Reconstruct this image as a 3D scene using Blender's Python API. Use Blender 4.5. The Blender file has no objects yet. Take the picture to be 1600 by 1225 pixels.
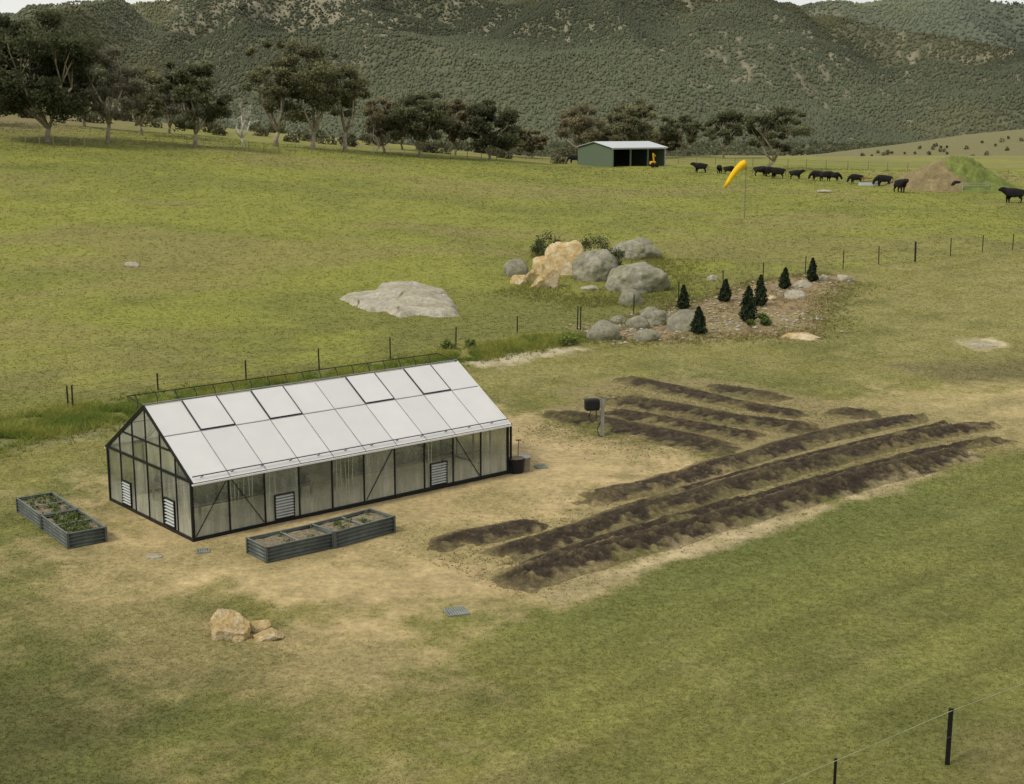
import bpy, math, random
import numpy as np
from mathutils import Vector, Matrix, noise as mn
random.seed(7); RNG=np.random.default_rng(7)
scene=bpy.context.scene; COL=scene.collection
# ------------------------------------------------------------------ camera model
FPX=2087.0; PITCH=math.radians(11.4); CH=12.4; CT,ST=math.cos(PITCH),math.sin(PITCH)
# ------------------------------------------------------------------ numpy noise
def hsh(ix,iy,s):
    n=(ix*374761393+iy*668265263+s*974634777)&0xffffffff
    n=((n^(n>>13))*1274126177)&0xffffffff
    n=(n^(n>>16))&0xffffffff
    return n/4294967295.0
def vn(x,y,s=0):
    x=np.asarray(x,float); y=np.asarray(y,float)
    ix=np.floor(x).astype(np.int64); iy=np.floor(y).astype(np.int64)
    fx=x-ix; fy=y-iy; fx=fx*fx*(3-2*fx); fy=fy*fy*(3-2*fy)
    a=hsh(ix,iy,s);b=hsh(ix+1,iy,s);c=hsh(ix,iy+1,s);d=hsh(ix+1,iy+1,s)
    return (a*(1-fx)+b*fx)*(1-fy)+(c*(1-fx)+d*fx)*fy
def fbm(x,y,o=4,s=0):
    t=0;a=.5;n=0
    for i in range(o):
        t=t+a*vn(x*2**i+i*17.3,y*2**i-i*9.1,s+i);n+=a;a*=.55
    return t/n
def sst(a,b,x):
    t=np.clip((x-a)/(b-a),0,1);return t*t*(3-2*t)
# ------------------------------------------------------------------ terrain
_ys=np.arange(0,1201,1.0)
_b=np.interp(_ys,[0,78,90,120,200,262,300,450,1200],[0,0,.3,1.8,5.4,6.2,4.0,-9,-9])
_b=np.convolve(np.pad(_b,10,mode='edge'),np.ones(21)/21,mode='valid')
def tz(x,y):
    x=np.asarray(x,float);y=np.asarray(y,float)
    z=np.interp(y,_ys,_b)
    L=np.clip(-x+6,0,130)*.088*sst(80,185,y)*(1-sst(280,520,y))
    z=z+L
    z=z+20*np.exp(-(((x-275)/115)**2+((y-640)/120)**2))
    w=sst(50,75,y)
    z=z+(fbm(x/22,y/22,3,5)-.5)*.8*w+(fbm(x/7,y/7,2,8)-.5)*.12*sst(15,25,np.hypot(x,y))*np.where(w>.5,1,.6)
    return z
def hit(px,py):
    u=(px-800)/FPX;w=(612.5-py)/FPX
    d=np.array([u,CT+w*ST,-ST+w*CT])
    t=np.concatenate([np.arange(8,400,.5),np.arange(400,1500,4)])
    z=CH+d[2]*t-tz(d[0]*t,d[1]*t)
    k=np.argmax(z<0)
    if z[k]>=0: k=len(t)-1
    a,b=t[k-1],t[k]
    for _ in range(18):
        m=(a+b)/2
        if CH+d[2]*m-float(tz(d[0]*m,d[1]*m))<0:b=m
        else:a=m
    return Vector((d[0]*a,d[1]*a,float(tz(d[0]*a,d[1]*a))))
def at_dist(px,D):
    u=(px-800)/FPX
    x=u*D;y=math.sqrt(max(D*D-x*x,1));return Vector((x,y,float(tz(x,y))))
def pxm(p):
    d=p[1]*CT-(p[2]-CH)*ST
    return FPX/d
def z_for(p,py):
    w=(612.5-py)/FPX
    return CH+p[1]*(-ST+w*CT)/(CT+w*ST)
# ------------------------------------------------------------------ objects
def tag(o,label=None,cat=None,group=None,kind=None):
    if label:o['label']=label
    if cat:o['category']=cat
    if group:o['group']=group
    if kind:o['kind']=kind
    return o
def empty(name,loc,rz=0,label=None,cat=None,group=None):
    o=bpy.data.objects.new(name,None);COL.objects.link(o);o.location=loc;o.rotation_euler=(0,0,rz)
    o.empty_display_size=.2
    return tag(o,label,cat,group)
class MB:
    def __init__(s): s.v=[];s.f=[]
    def add(s,vs,fs):
        n=len(s.v);s.v+=[tuple(v) for v in vs];s.f+=[tuple(i+n for i in f) for f in fs];return s
    def box(s,x0,y0,z0,x1,y1,z1):
        v=[(x0,y0,z0),(x1,y0,z0),(x1,y1,z0),(x0,y1,z0),(x0,y0,z1),(x1,y0,z1),(x1,y1,z1),(x0,y1,z1)]
        return s.add(v,[(0,3,2,1),(4,5,6,7),(0,1,5,4),(1,2,6,5),(2,3,7,6),(3,0,4,7)])
    def bar(s,p,q,w,h=None,up=(0,0,1)):
        h=h or w;p=Vector(p);q=Vector(q);d=(q-p).normalized();u=Vector(up)
        if abs(d.dot(u))>.98:u=Vector((0,1,0))
        r=d.cross(u).normalized();u=r.cross(d).normalized();r*=w/2;u*=h/2
        v=[p-r-u,p+r-u,p+r+u,p-r+u,q-r-u,q+r-u,q+r+u,q-r+u]
        return s.add(v,[(3,2,1,0),(4,5,6,7),(0,1,5,4),(1,2,6,5),(2,3,7,6),(3,0,4,7)])
    def tube(s,pts,rs,n=6):
        pts=[Vector(p) for p in pts]
        if not hasattr(rs,'__len__'):rs=[rs]*len(pts)
        vs=[];fs=[]
        pr=None
        for i,p in enumerate(pts):
            d=(pts[min(i+1,len(pts)-1)]-pts[max(i-1,0)])
            d=d.normalized() if d.length>1e-6 else Vector((0,0,1))
            ref=Vector((1,0,0)) if abs(d.x)<.8 else Vector((0,1,0))
            if pr is None: r=d.cross(ref).normalized()
            else:
                r=pr-d*pr.dot(d); r=r.normalized() if r.length>1e-4 else d.cross(ref).normalized()
            pr=r;u=d.cross(r)
            for k in range(n):
                a=2*math.pi*k/n;vs.append(p+(r*math.cos(a)+u*math.sin(a))*rs[i])
        for i in range(len(pts)-1):
            for k in range(n):
                a=i*n+k;b=i*n+(k+1)%n;fs.append((a,b,b+n,a+n))
        fs.append(tuple(range(n))[::-1]);m=(len(pts)-1)*n;fs.append(tuple(m+k for k in range(n)))
        return s.add(vs,fs)
    def build(s,name,mat,parent=None,smooth=False,bevel=0):
        me=bpy.data.meshes.new(name);me.from_pydata(s.v,[],s.f);me.update()
        me.materials.append(mat)
        if smooth:me.polygons.foreach_set('use_smooth',[True]*len(me.polygons))
        o=bpy.data.objects.new(name,me);COL.objects.link(o)
        if parent:o.parent=parent
        if bevel:
            m=o.modifiers.new('b','BEVEL');m.width=bevel;m.segments=3
        return o
def npmesh(name,V,F,mat,parent=None,col=None,smooth=False):
    V=np.ascontiguousarray(V,dtype=np.float32);F=np.ascontiguousarray(F,dtype=np.int32)
    me=bpy.data.meshes.new(name);k=F.shape[1]
    me.vertices.add(len(V));me.vertices.foreach_set('co',V.ravel())
    me.loops.add(F.size);me.loops.foreach_set('vertex_index',F.ravel())
    me.polygons.add(len(F));me.polygons.foreach_set('loop_start',np.arange(0,F.size,k,dtype=np.int32))
    me.update(calc_edges=True)
    me.polygons.foreach_set('use_smooth',np.full(len(F),smooth))
    if col is not None:
        a=me.attributes.new('col','FLOAT_COLOR','POINT')
        c=np.ones((len(V),4),np.float32);c[:,:3]=col;a.data.foreach_set('color',c.ravel())
    me.materials.append(mat)
    o=bpy.data.objects.new(name,me);COL.objects.link(o)
    if parent:o.parent=parent
    return o
# ------------------------------------------------------------------ materials
class NT:
    def __init__(s,name):
        s.m=bpy.data.materials.new(name);s.m.use_nodes=True;s.t=s.m.node_tree
        s.b=s.t.nodes['Principled BSDF'];s.out=s.t.nodes['Material Output']
        s.geo=s.t.nodes.new('ShaderNodeNewGeometry')
        s.tc=s.t.nodes.new('ShaderNodeTexCoord')
        s.b.inputs['Specular IOR Level'].default_value=.2
    def L(s,a,b):s.t.links.new(a,b)
    def set(s,sock,v):
        if hasattr(v,'is_linked') or hasattr(v,'links'):s.L(v,sock)
        elif isinstance(v,(tuple,list)): sock.default_value=tuple(v)+((1,) if len(v)==3 and len(sock.default_value)==4 else ())
        else:sock.default_value=v
    def noise(s,scale,detail=4,rough=.6,vec=None,dist=0,world=False,stretch=None):
        n=s.t.nodes.new('ShaderNodeTexNoise');n.inputs['Scale'].default_value=scale
        n.inputs['Detail'].default_value=detail;n.inputs['Roughness'].default_value=rough;n.inputs['Distortion'].default_value=dist
        v=s.geo.outputs['Position'] if world else s.tc.outputs['Object']
        if stretch:
            mp=s.t.nodes.new('ShaderNodeMapping');mp.inputs['Scale'].default_value=stretch;s.L(v,mp.inputs['Vector']);v=mp.outputs[0]
        s.L(v,n.inputs['Vector']);return n.outputs['Fac']
    def ramp(s,f,stops):
        n=s.t.nodes.new('ShaderNodeValToRGB');s.L(f,n.inputs[0]);e=n.color_ramp.elements
        while len(e)<len(stops):e.new(.5)
        for i,(p,c) in enumerate(stops):
            e[i].position=p;e[i].color=(c,c,c,1) if not isinstance(c,tuple) else tuple(c)+(1,)
        return n.outputs[0]
    def mix(s,f,a,b,mode='MIX'):
        n=s.t.nodes.new('ShaderNodeMix');n.data_type='RGBA';n.blend_type=mode
        s.set(n.inputs[0],f);s.set(n.inputs[6],a);s.set(n.inputs[7],b);return n.outputs[2]
    def attr(s,name='col'):
        n=s.t.nodes.new('ShaderNodeAttribute');n.attribute_name=name;return n.outputs['Color']
    def math(s,op,a,b):
        n=s.t.nodes.new('ShaderNodeMath');n.operation=op;s.set(n.inputs[0],a);s.set(n.inputs[1],b);return n.outputs[0]
    def bump(s,h,st,d):
        n=s.t.nodes.new('ShaderNodeBump');n.inputs['Strength'].default_value=st;n.inputs['Distance'].default_value=d
        s.L(h,n.inputs['Height']);s.L(n.outputs[0],s.b.inputs['Normal'])
    def fin(s,c,rough=.9,metal=0):
        s.set(s.b.inputs['Base Color'],c);s.b.inputs['Roughness'].default_value=rough;s.b.inputs['Metallic'].default_value=metal;return s.m
    def translucent(s,c,fac):
        tr=s.t.nodes.new('ShaderNodeBsdfTranslucent');s.set(tr.inputs[0],c);mx=s.t.nodes.new('ShaderNodeMixShader');mx.inputs[0].default_value=fac
        s.L(s.b.outputs[0],mx.inputs[1]);s.L(tr.outputs[0],mx.inputs[2]);s.L(mx.outputs[0],s.out.inputs[0]);return s.m
def simple(name,c,rough=.6,metal=0,var=.25,scale=3,bump=0):
    n=NT(name);f=n.noise(scale,4,.6)
    k=n.ramp(f,[(.3,tuple(x*(1-var) for x in c)),(.7,tuple(min(1,x*(1+var)) for x in c))])
    if bump:n.bump(f,bump,.02)
    return n.fin(k,rough,metal)
M={}
n=NT('ground_cover');g=n.attr()
f1=n.noise(4,7,.75,world=True);f2=n.noise(.5,5,.7,world=True)
g=n.mix(1.0,g,n.ramp(f1,[(.3,.7),(.5,1.0),(.7,1.3)]),'MULTIPLY')
g=n.mix(1.0,g,n.ramp(f2,[(.3,.86),(.7,1.14)]),'MULTIPLY')
n.bump(f1,.5,.05);M['ground']=n.fin(g,.95)
n=NT('grass_blades');g=n.attr();n.fin(g,.8);M['blades']=n.translucent(g,.5)
n=NT('leaf_cover');g=n.attr();n.fin(g,.7);M['leaf']=n.translucent(g,.3)
n=NT('canopy_cover');g=n.attr();M['canopy']=n.fin(g,.9)
n=NT('hill_ground');g=n.attr();f=n.noise(.06,6,.75,world=True)
g=n.mix(1.0,g,n.ramp(f,[(.3,.6),(.7,1.4)]),'MULTIPLY');M['hill']=n.fin(g,1)
n=NT('tilled_soil');g=n.attr();f=n.noise(5,8,.85,world=True)
g=n.mix(1.0,g,n.ramp(f,[(.3,.4),(.5,.95),(.7,1.9)]),'MULTIPLY');n.bump(f,1,.16);M['soil']=n.fin(g,.95)
M['clod']=simple('soil_clod',(.1,.075,.045),.95,0,.5,1)
def rockmat(name,c1,c2,c3,lich):
    n=NT(name);f=n.noise(1.2,7,.7);f2=n.noise(4,7,.8);f3=n.noise(.7,4,.6)
    a=n.ramp(f,[(.3,c1),(.5,c2),(.68,c3)])
    a=n.mix(n.ramp(f3,[(.48,0.0),(.62,.7)]),a,lich)
    a=n.mix(1.0,a,n.ramp(f2,[(.3,.5),(.5,1.0),(.75,1.25)]),'MULTIPLY')
    n.bump(f2,.8,.14);return n.fin(a,.9)
M['tanrock']=rockmat('broken_orange_rock',(.42,.29,.115),(.56,.43,.22),(.68,.6,.44),(.6,.52,.36))
M['greyrock']=rockmat('weathered_granite',(.17,.165,.12),(.28,.27,.2),(.4,.385,.31),(.2,.2,.11))
M['palerock']=rockmat('pale_granite',(.3,.275,.2),(.42,.39,.31),(.54,.51,.42),(.3,.28,.18))
M['black']=simple('black_metal_frame',(.018,.019,.02),.45,.3)
M['grey']=simple('grey_joint_strip',(.22,.22,.22),.5)
M['post']=simple('dark_steel_post',(.022,.022,.02),.7,.2)
M['wire']=simple('fence_wire',(.16,.16,.14),.5,.5)
M['tape']=simple('green_white_wire',(.3,.33,.2),.6)
M['white']=simple('grey_louvre_slat',(.42,.45,.45),.35,0,.1)
M['trimw']=simple('white_trim',(.7,.7,.7),.4,0,.05)
M['galv']=simple('galvanised_steel',(.34,.35,.35),.4,.5,.12)
M['darkbed']=simple('grey_green_ribbed_steel',(.095,.11,.1),.55,.2,.25)
M['rim']=simple('weathered_bed_rim',(.17,.19,.17),.5,.2,.2)
M['roofw']=simple('white_shed_roof',(.5,.54,.56),.4,.1,.06)
M['green']=simple('sage_green_cladding',(.11,.15,.1),.6,0,.1)
M['inner']=simple('dark_shed_interior',(.03,.03,.028),.9)
M['yellow']=simple('yellow_paint',(.7,.36,.02),.5,0,.1)
M['sock']=simple('yellow_nylon',(.78,.48,.01),.7,0,.08)
M['rust']=simple('rusty_steel',(.2,.09,.04),.8)
M['bark']=simple('pale_gum_bark',(.3,.26,.2),.9,0,.5,2,.5)
M['dead']=simple('bleached_dead_wood',(.5,.47,.42),.9,0,.3,2)
M['red']=simple('red_plastic',(.45,.05,.03),.5)
M['cow']=simple('black_cattle_hide',(.010,.009,.009),.7,0,.3)
M['box']=simple('black_plastic',(.012,.012,.013),.5)
M['timber']=simple('old_grey_timber',(.2,.17,.13),.9)
M['floor']=simple('greenhouse_floor',(.38,.36,.28),.9)
M['string']=simple('pale_string',(.8,.78,.7),.8,0,.05)
M['plastic']=simple('pale_grate',(.2,.22,.19),.6)
n=NT('opal_polycarbonate_roof');f=n.noise(1.3,4,.6);oi=n.t.nodes.new('ShaderNodeObjectInfo')
kk=n.mix(1.0,n.ramp(f,[(.3,(.8,.8,.81)),(.7,(.86,.86,.865))]),n.ramp(oi.outputs['Random'],[(0,.95),(1,1.02)]),'MULTIPLY');n.fin(kk,.35)
n.b.inputs['Specular IOR Level'].default_value=.5;M['proof']=n.translucent((.95,.95,.92),.36)
n=NT('cloudy_polycarbonate_wall');f=n.noise(1.6,5,.7,stretch=(2.0,2.0,.4));f3=n.noise(9,2,.5,stretch=(1,1,.05));oi=n.t.nodes.new('ShaderNodeObjectInfo')
kk=n.mix(1.0,n.ramp(f,[(.3,(.26,.265,.22)),(.5,(.39,.4,.335)),(.7,(.6,.6,.52))]),n.ramp(f3,[(.35,.88),(.65,1.12)]),'MULTIPLY')
n.fin(kk,.15);n.b.inputs['Specular IOR Level'].default_value=.9
ta=n.t.nodes.new('ShaderNodeBsdfTransparent');ta.inputs[0].default_value=(.89,.91,.85,1)
sp=n.t.nodes.new('ShaderNodeSeparateXYZ');n.L(n.tc.outputs['Object'],sp.inputs[0])
zf=n.ramp(n.math('ADD',n.math('MULTIPLY',sp.outputs[2],.4),n.math('MULTIPLY',f,.35)),[(.22,.3),(.42,.56),(.54,.85),(.9,.78)])
ff=n.math('MULTIPLY',zf,n.ramp(oi.outputs['Random'],[(0,.75),(1,1.08)]))
mx=n.t.nodes.new('ShaderNodeMixShader');n.L(ff,mx.inputs[0])
n.L(n.b.outputs[0],mx.inputs[1]);n.L(ta.outputs[0],mx.inputs[2]);n.L(mx.outputs[0],n.out.inputs[0]);M['pwall']=n.m
# ------------------------------------------------------------------ ground colour map (world space)
def W(px):return np.array([hit(*p)[:2] for p in px])
def sd(poly,x,y):
    n=len(poly);d=np.full(x.shape,1e9);ins=np.zeros(x.shape,bool)
    for i in range(n):
        ax,ay=poly[i];bx,by=poly[(i+1)%n];ex,ey=bx-ax,by-ay
        wx,wy=x-ax,y-ay;t=np.clip((wx*ex+wy*ey)/(ex*ex+ey*ey+1e-9),0,1)
        d=np.minimum(d,(wx-ex*t)**2+(wy-ey*t)**2)
        c=((ay>y)!=(by>y))&(x<(bx-ax)*(y-ay)/((by-ay) if abs(by-ay)>1e-9 else 1e-9)+ax);ins^=c
    d=np.sqrt(d);return np.where(ins,d,-d)
FENCE=[(-400,735),(0,668),(112,640),(247,610),(385,600),(499,577),(610,561),(712,541),(808,521),(905,515),(990,491),(1060,471),(1130,450),(1192,432),(1258,428),(1317,420),(1373,413),(1430,408),(1485,400),(1535,393),(1582,390),(1700,385),(2000,372)]
fw=W(FENCE);lawn=np.vstack([fw,[[200,-200],[-200,-200]]])
P={ 'dirt':W([(160,765),(165,800),(150,850),(200,905),(330,925),(450,975),(560,1040),(650,1010),(700,965),(770,945),(870,930),(960,880),(900,800),(1010,760),(1120,745),(1120,715),(1000,690),(900,685),(850,645),(790,640),(700,620),(300,690)]),
 'dirt2':W([(1340,640),(1420,612),(1600,600),(1800,600),(1800,690),(1600,684),(1500,650)]),
 'dirt3':W([(850,930),(1060,850),(1300,782),(1520,708),(1545,712),(1300,796),(1090,872),(950,912),(880,940)]),
 'lot':W([(655,855),(800,800),(950,755),(1130,720),(850,640),(950,590),(1110,590),(1300,630),(1600,670),(1560,705),(1300,780),(1050,855),(800,930),(750,900)]),
 'island':W([(905,522),(990,492),(1130,452),(1230,430),(1330,428),(1335,440),(1285,470),(1290,500),(1280,530),(1160,527),(1030,537),(930,533)]),
 'pale':W([(700,568),(800,551),(900,540),(925,546),(850,558),(760,575)]),
 'bare':W([(1500,532),(1550,528),(1580,540),(1530,546)]),
 'shore':W([(0,690),(180,655),(210,665),(80,700),(0,712)]),
 'brown':W([(1480,1225),(1540,1150),(1700,1100),(1700,1350),(1480,1350)]),
 'worn':W([(20,890),(200,880),(420,960),(640,1080),(560,1150),(350,1100),(100,1000)]),
 'dark':W([(1420,572),(1620,560),(1700,590),(1500,600)]),
 'right':W([(1300,470),(1600,405),(1900,400),(1900,600),(1420,600),(1100,590),(720,600),(780,560)])}
def mixc(a,b,f):return a*(1-f[:,None])+b*f[:,None]
def C(*c):return np.array(c,float)
def gcol(x,y):
    N=len(x);r=np.hypot(x,y)
    n1=fbm(x/9,y/9,4,1);n2=fbm(x/2.2,y/2.2,4,2);n3=fbm(x/.6,y/.6,3,3);n4=fbm(x/30,y/14,4,4);n5=fbm(x/5,y/5,3,6)
    al=x*.76+y*.65;ac=-x*.65+y*.76
    st_=fbm(al/14,ac/.75,3,15)
    c=np.tile(C(.21,.198,.06),(N,1))
    c=mixc(c,C(.125,.136,.038),sst(.42,.6,n1*.6+n2*.4)*.85)
    c=mixc(c,C(.31,.265,.115),sst(.48,.7,n2*.55+n3*.45)*.65)
    c=mixc(c,C(.12,.128,.037),sst(.56,.72,n3)*.3)
    c=mixc(c,C(.08,.086,.028),sst(.48,.64,n5*.5+n1*.5)*(1-sst(26,38,y))*.75)
    gx=sst(-4,6,x)*(1-sst(40,52,y))
    c=mixc(c,C(.15,.162,.044),gx*.55)
    bank_shade=np.exp(-(sd(P['dirt3'],x,y)/3.5)**2)*sst(0,1,-sd(P['lot'],x,y))
    c=mixc(c,C(.115,.138,.036),bank_shade*.6)  # bank's shading painted into the lawn colour, along with denser green growth
    c=c*(1+(st_-.5)*.42)[:,None]
    def m(k,w=1.0,amp=2.5):
        s=sd(P[k],x,y);return sst(-w,w,s+(n2-.5)*amp+(n3-.5)*amp*.6+(n5-.5)*amp*.8)
    c=mixc(c,C(.25,.23,.085),m('right',5,8)*sst(.3,.6,n2*.6+n5*.4)*.85)
    c=mixc(c,C(.31,.26,.12),m('worn',2,5)*.6)
    pd=1-sst(-.3,.3,sd(lawn,x,y));pd=np.where(y<30,0,pd)
    p=np.tile(C(.207,.217,.042),(N,1))
    p=mixc(p,C(.16,.172,.038),sst(.42,.6,n1*.75+n5*.25)*.75)
    p=mixc(p,C(.22,.19,.072),sst(.47,.62,n4*.8+n5*.2)*.55)
    fd=sd(lawn,x,y);near=(1-sst(2,22,-fd))
    p=mixc(p,C(.14,.138,.042),near*sst(.35,.6,n5)*.6)
    p=mixc(p,C(.24,.2,.09),sst(225,300,r)*.8)
    p=mixc(p,C(.17,.145,.06),sst(-45,-75,x)*sst(170,190,y)*.9)
    p=mixc(p,C(.155,.15,.07),sst(320,500,r)*.8)
    c=mixc(c,p,pd)
    dm=np.zeros(N)
    for k,cc,w,am,st in (('dark',C(.1,.085,.045),2,4,.6),('lot',C(.25,.205,.1),.8,2,.8),('dirt',C(.4,.31,.16),1.6,4.2,.9),('dirt2',C(.4,.32,.16),2,5,.8),('dirt3',C(.42,.34,.2),.35,.9,.9),('island',C(.25,.18,.1),1.0,2.4,.92),('pale',C(.42,.37,.25),.5,2.5,.9),('shore',C(.33,.31,.19),.6,2,.35),('bare',C(.5,.43,.28),.4,1,1),('brown',C(.2,.15,.075),1,2,.35)):
        f=m(k,w,am)*st
        v=cc[None,:]*(.78+.5*n3[:,None])
        if k=='lot':v=mixc(v,C(.12,.09,.05),sst(.48,.64,n3*.45+n2*.35+st_*.2)*.4)
        if k=='island':v=mixc(mixc(v,C(.12,.08,.045),sst(.5,.65,n3*.6+n2*.4)*.8),C(.34,.28,.15),sst(.52,.66,n2*.6+n5*.4)*.7)
        c=c*(1-f[:,None])+v*f[:,None]
        if k!='dark':dm=np.maximum(dm,f)
    g=(sst(.48,.66,n2*.6+n5*.4)*.65*dm)
    c=mixc(c,C(.22,.2,.08),g*.9);dm=dm*(1-g)
    return c,dm,pd
ang=np.concatenate([np.arange(-180,-30,3.0),np.arange(-30,-25.5,.5),np.arange(-25.5,25.5,.085),np.arange(25.5,30,.5),np.arange(30,181,3.0)])
rad=[.5,3,6,9,12,15,17,18.5];r=19.5
while r<290:rad.append(r);r*=1.0062
while r<1300:rad.append(r);r*=1.03
while r<14000:rad.append(r);r*=1.15
rad=np.array(rad);A,R_=np.meshgrid(np.radians(ang),rad);x=(R_*np.sin(A)).ravel();y=(R_*np.cos(A)).ravel()
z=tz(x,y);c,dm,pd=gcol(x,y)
na=len(ang);nr=len(rad);i,j=np.meshgrid(np.arange(nr-1),np.arange(na-1),indexing='ij');a=(i*na+j).ravel()
F=np.stack([a,a+1,a+na+1,a+na],1)[:, ::-1]
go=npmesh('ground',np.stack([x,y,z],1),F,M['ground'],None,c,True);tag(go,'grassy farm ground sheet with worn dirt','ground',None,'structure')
# ------------------------------------------------------------------ grass
def tufts(name,x,y,h,w,col,nb=3,tip=1.4,base=1.0):
    N=len(x);z=tz(x,y)-.01
    V=np.zeros((N,nb,3,3));cc=np.zeros((N,nb,3,3))
    for b in range(nb):
        a=RNG.uniform(0,6.283,N);hh=h*RNG.uniform(.6,1.2,N);ox=RNG.normal(0,1,N)*w*.8;oy=RNG.normal(0,1,N)*w*.8
        lx=RNG.normal(0,.9,N)*hh;ly=RNG.normal(0,.9,N)*hh
        V[:,b,0]=np.stack([x+ox-np.cos(a)*w*.5,y+oy-np.sin(a)*w*.5,z],1)
        V[:,b,1]=np.stack([x+ox+np.cos(a)*w*.5,y+oy+np.sin(a)*w*.5,z],1)
        V[:,b,2]=np.stack([x+ox+lx,y+oy+ly,z+hh],1)
        k=RNG.uniform(.85,1.2,N)[:,None]
        cc[:,b,0]=col*base*k;cc[:,b,1]=col*base*k;cc[:,b,2]=col*tip*k
    V=V.reshape(-1,3);F=np.arange(len(V)).reshape(-1,3)
    return npmesh(name,V,F,M['blades'],None,cc.reshape(-1,3))
def sample(n,r0,r1,am=23.5):
    a=np.radians(RNG.uniform(-am,am,n));r=np.exp(RNG.uniform(math.log(r0),math.log(r1),n));return r*np.sin(a),r*np.cos(a),r
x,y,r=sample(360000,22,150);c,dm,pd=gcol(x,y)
gh_loc=np.stack([(x+9.59)*.7617+(y-38.58)*.6478,-(x+9.59)*.6478+(y-38.58)*.7617],1)
ing=(gh_loc[:,0]>-.1)&(gh_loc[:,0]<12.5)&(gh_loc[:,1]>-.1)&(gh_loc[:,1]<6)
k=(RNG.uniform(0,1,len(x))>dm*1.08)&(pd<.5)&~ing
h=(.018+.0004*r+.025*RNG.uniform(0,1,len(x))**2)[k]
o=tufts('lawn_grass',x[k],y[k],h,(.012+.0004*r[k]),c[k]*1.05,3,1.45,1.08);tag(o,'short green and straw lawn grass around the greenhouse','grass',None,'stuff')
x,y,r=sample(80000,50,215);c,dm,pd=gcol(x,y);k=(pd>.5)&(dm<.4)
o=tufts('paddock_grass',x[k],y[k],.03+.0004*r[k],.03+.0007*r[k],c[k]*1.0,3,1.2,1.08);tag(o,'yellow green paddock grass beyond the wire fence','grass',None,'stuff')
def band(pts,n,wd,off=0):
    pts=W(pts)
    seg=np.diff(pts,axis=0);L=np.hypot(seg[:,0],seg[:,1]);p=L/L.sum()
    idx=RNG.choice(len(seg),n,p=p);t=RNG.uniform(0,1,n);q=pts[idx]+seg[idx]*t[:,None]
    nn=np.stack([-seg[idx,1],seg[idx,0]],1)/L[idx][:,None]
    return (q+nn*(RNG.normal(0,wd,n)+off)[:,None]).T
x,y=band([(-150,712),(0,682),(112,657),(247,632),(385,612)],15000,1.1)
x2,y2=band([(385,609),(610,576),(712,560),(808,542),(905,525)],9000,.9)
x=np.concatenate([x,x2]);y=np.concatenate([y,y2])
n2=fbm(x/1.2,y/1.2,3,31);k=n2>.34;x=x[k];y=y[k];n2=n2[k]
cg=mixc(np.tile(C(.12,.175,.032),(len(x),1)),C(.24,.25,.055),sst(.35,.65,n2))*RNG.uniform(.55,1.35,(len(x),1))
o=tufts('tall_grass',x,y,(.1+.45*n2**1.5)*RNG.uniform(.5,1.4,len(x)),np.full(len(x),.03),cg,4,1.5,.8);tag(o,'tall bright green grass along the drain below the wire fence','grass',None,'stuff')
x,y=band([(905,528),(990,497),(1060,476),(1130,455),(1192,438),(1300,428)],1800,.6)
x2,y2=band([(930,530),(1030,534),(1160,526),(1280,520),(1290,480),(1335,440)],2200,1.0)
x3,y3=band([(960,515),(1100,490),(1270,455)],700,1.6);x=np.concatenate([x,x2,x3]);y=np.concatenate([y,y2,y3])
o=tufts('island_weeds',x,y,np.full(len(x),.16),np.full(len(x),.05),C(.17,.165,.06)*RNG.uniform(.6,1.4,(len(x),1)),3);tag(o,'thin weeds and straw tufts on and around the rock garden','grass',None,'stuff')
x,y=band([(790,452),(870,462),(960,478),(1050,455),(1040,405),(830,400)],3600,1.8)
o=tufts('rough_grass',x,y,np.full(len(x),.24),np.full(len(x),.05),C(.175,.18,.05)*RNG.uniform(.6,1.3,(len(x),1)),3);tag(o,'rough uncut grass around the feet of the paddock boulders','grass',None,'stuff')
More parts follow.
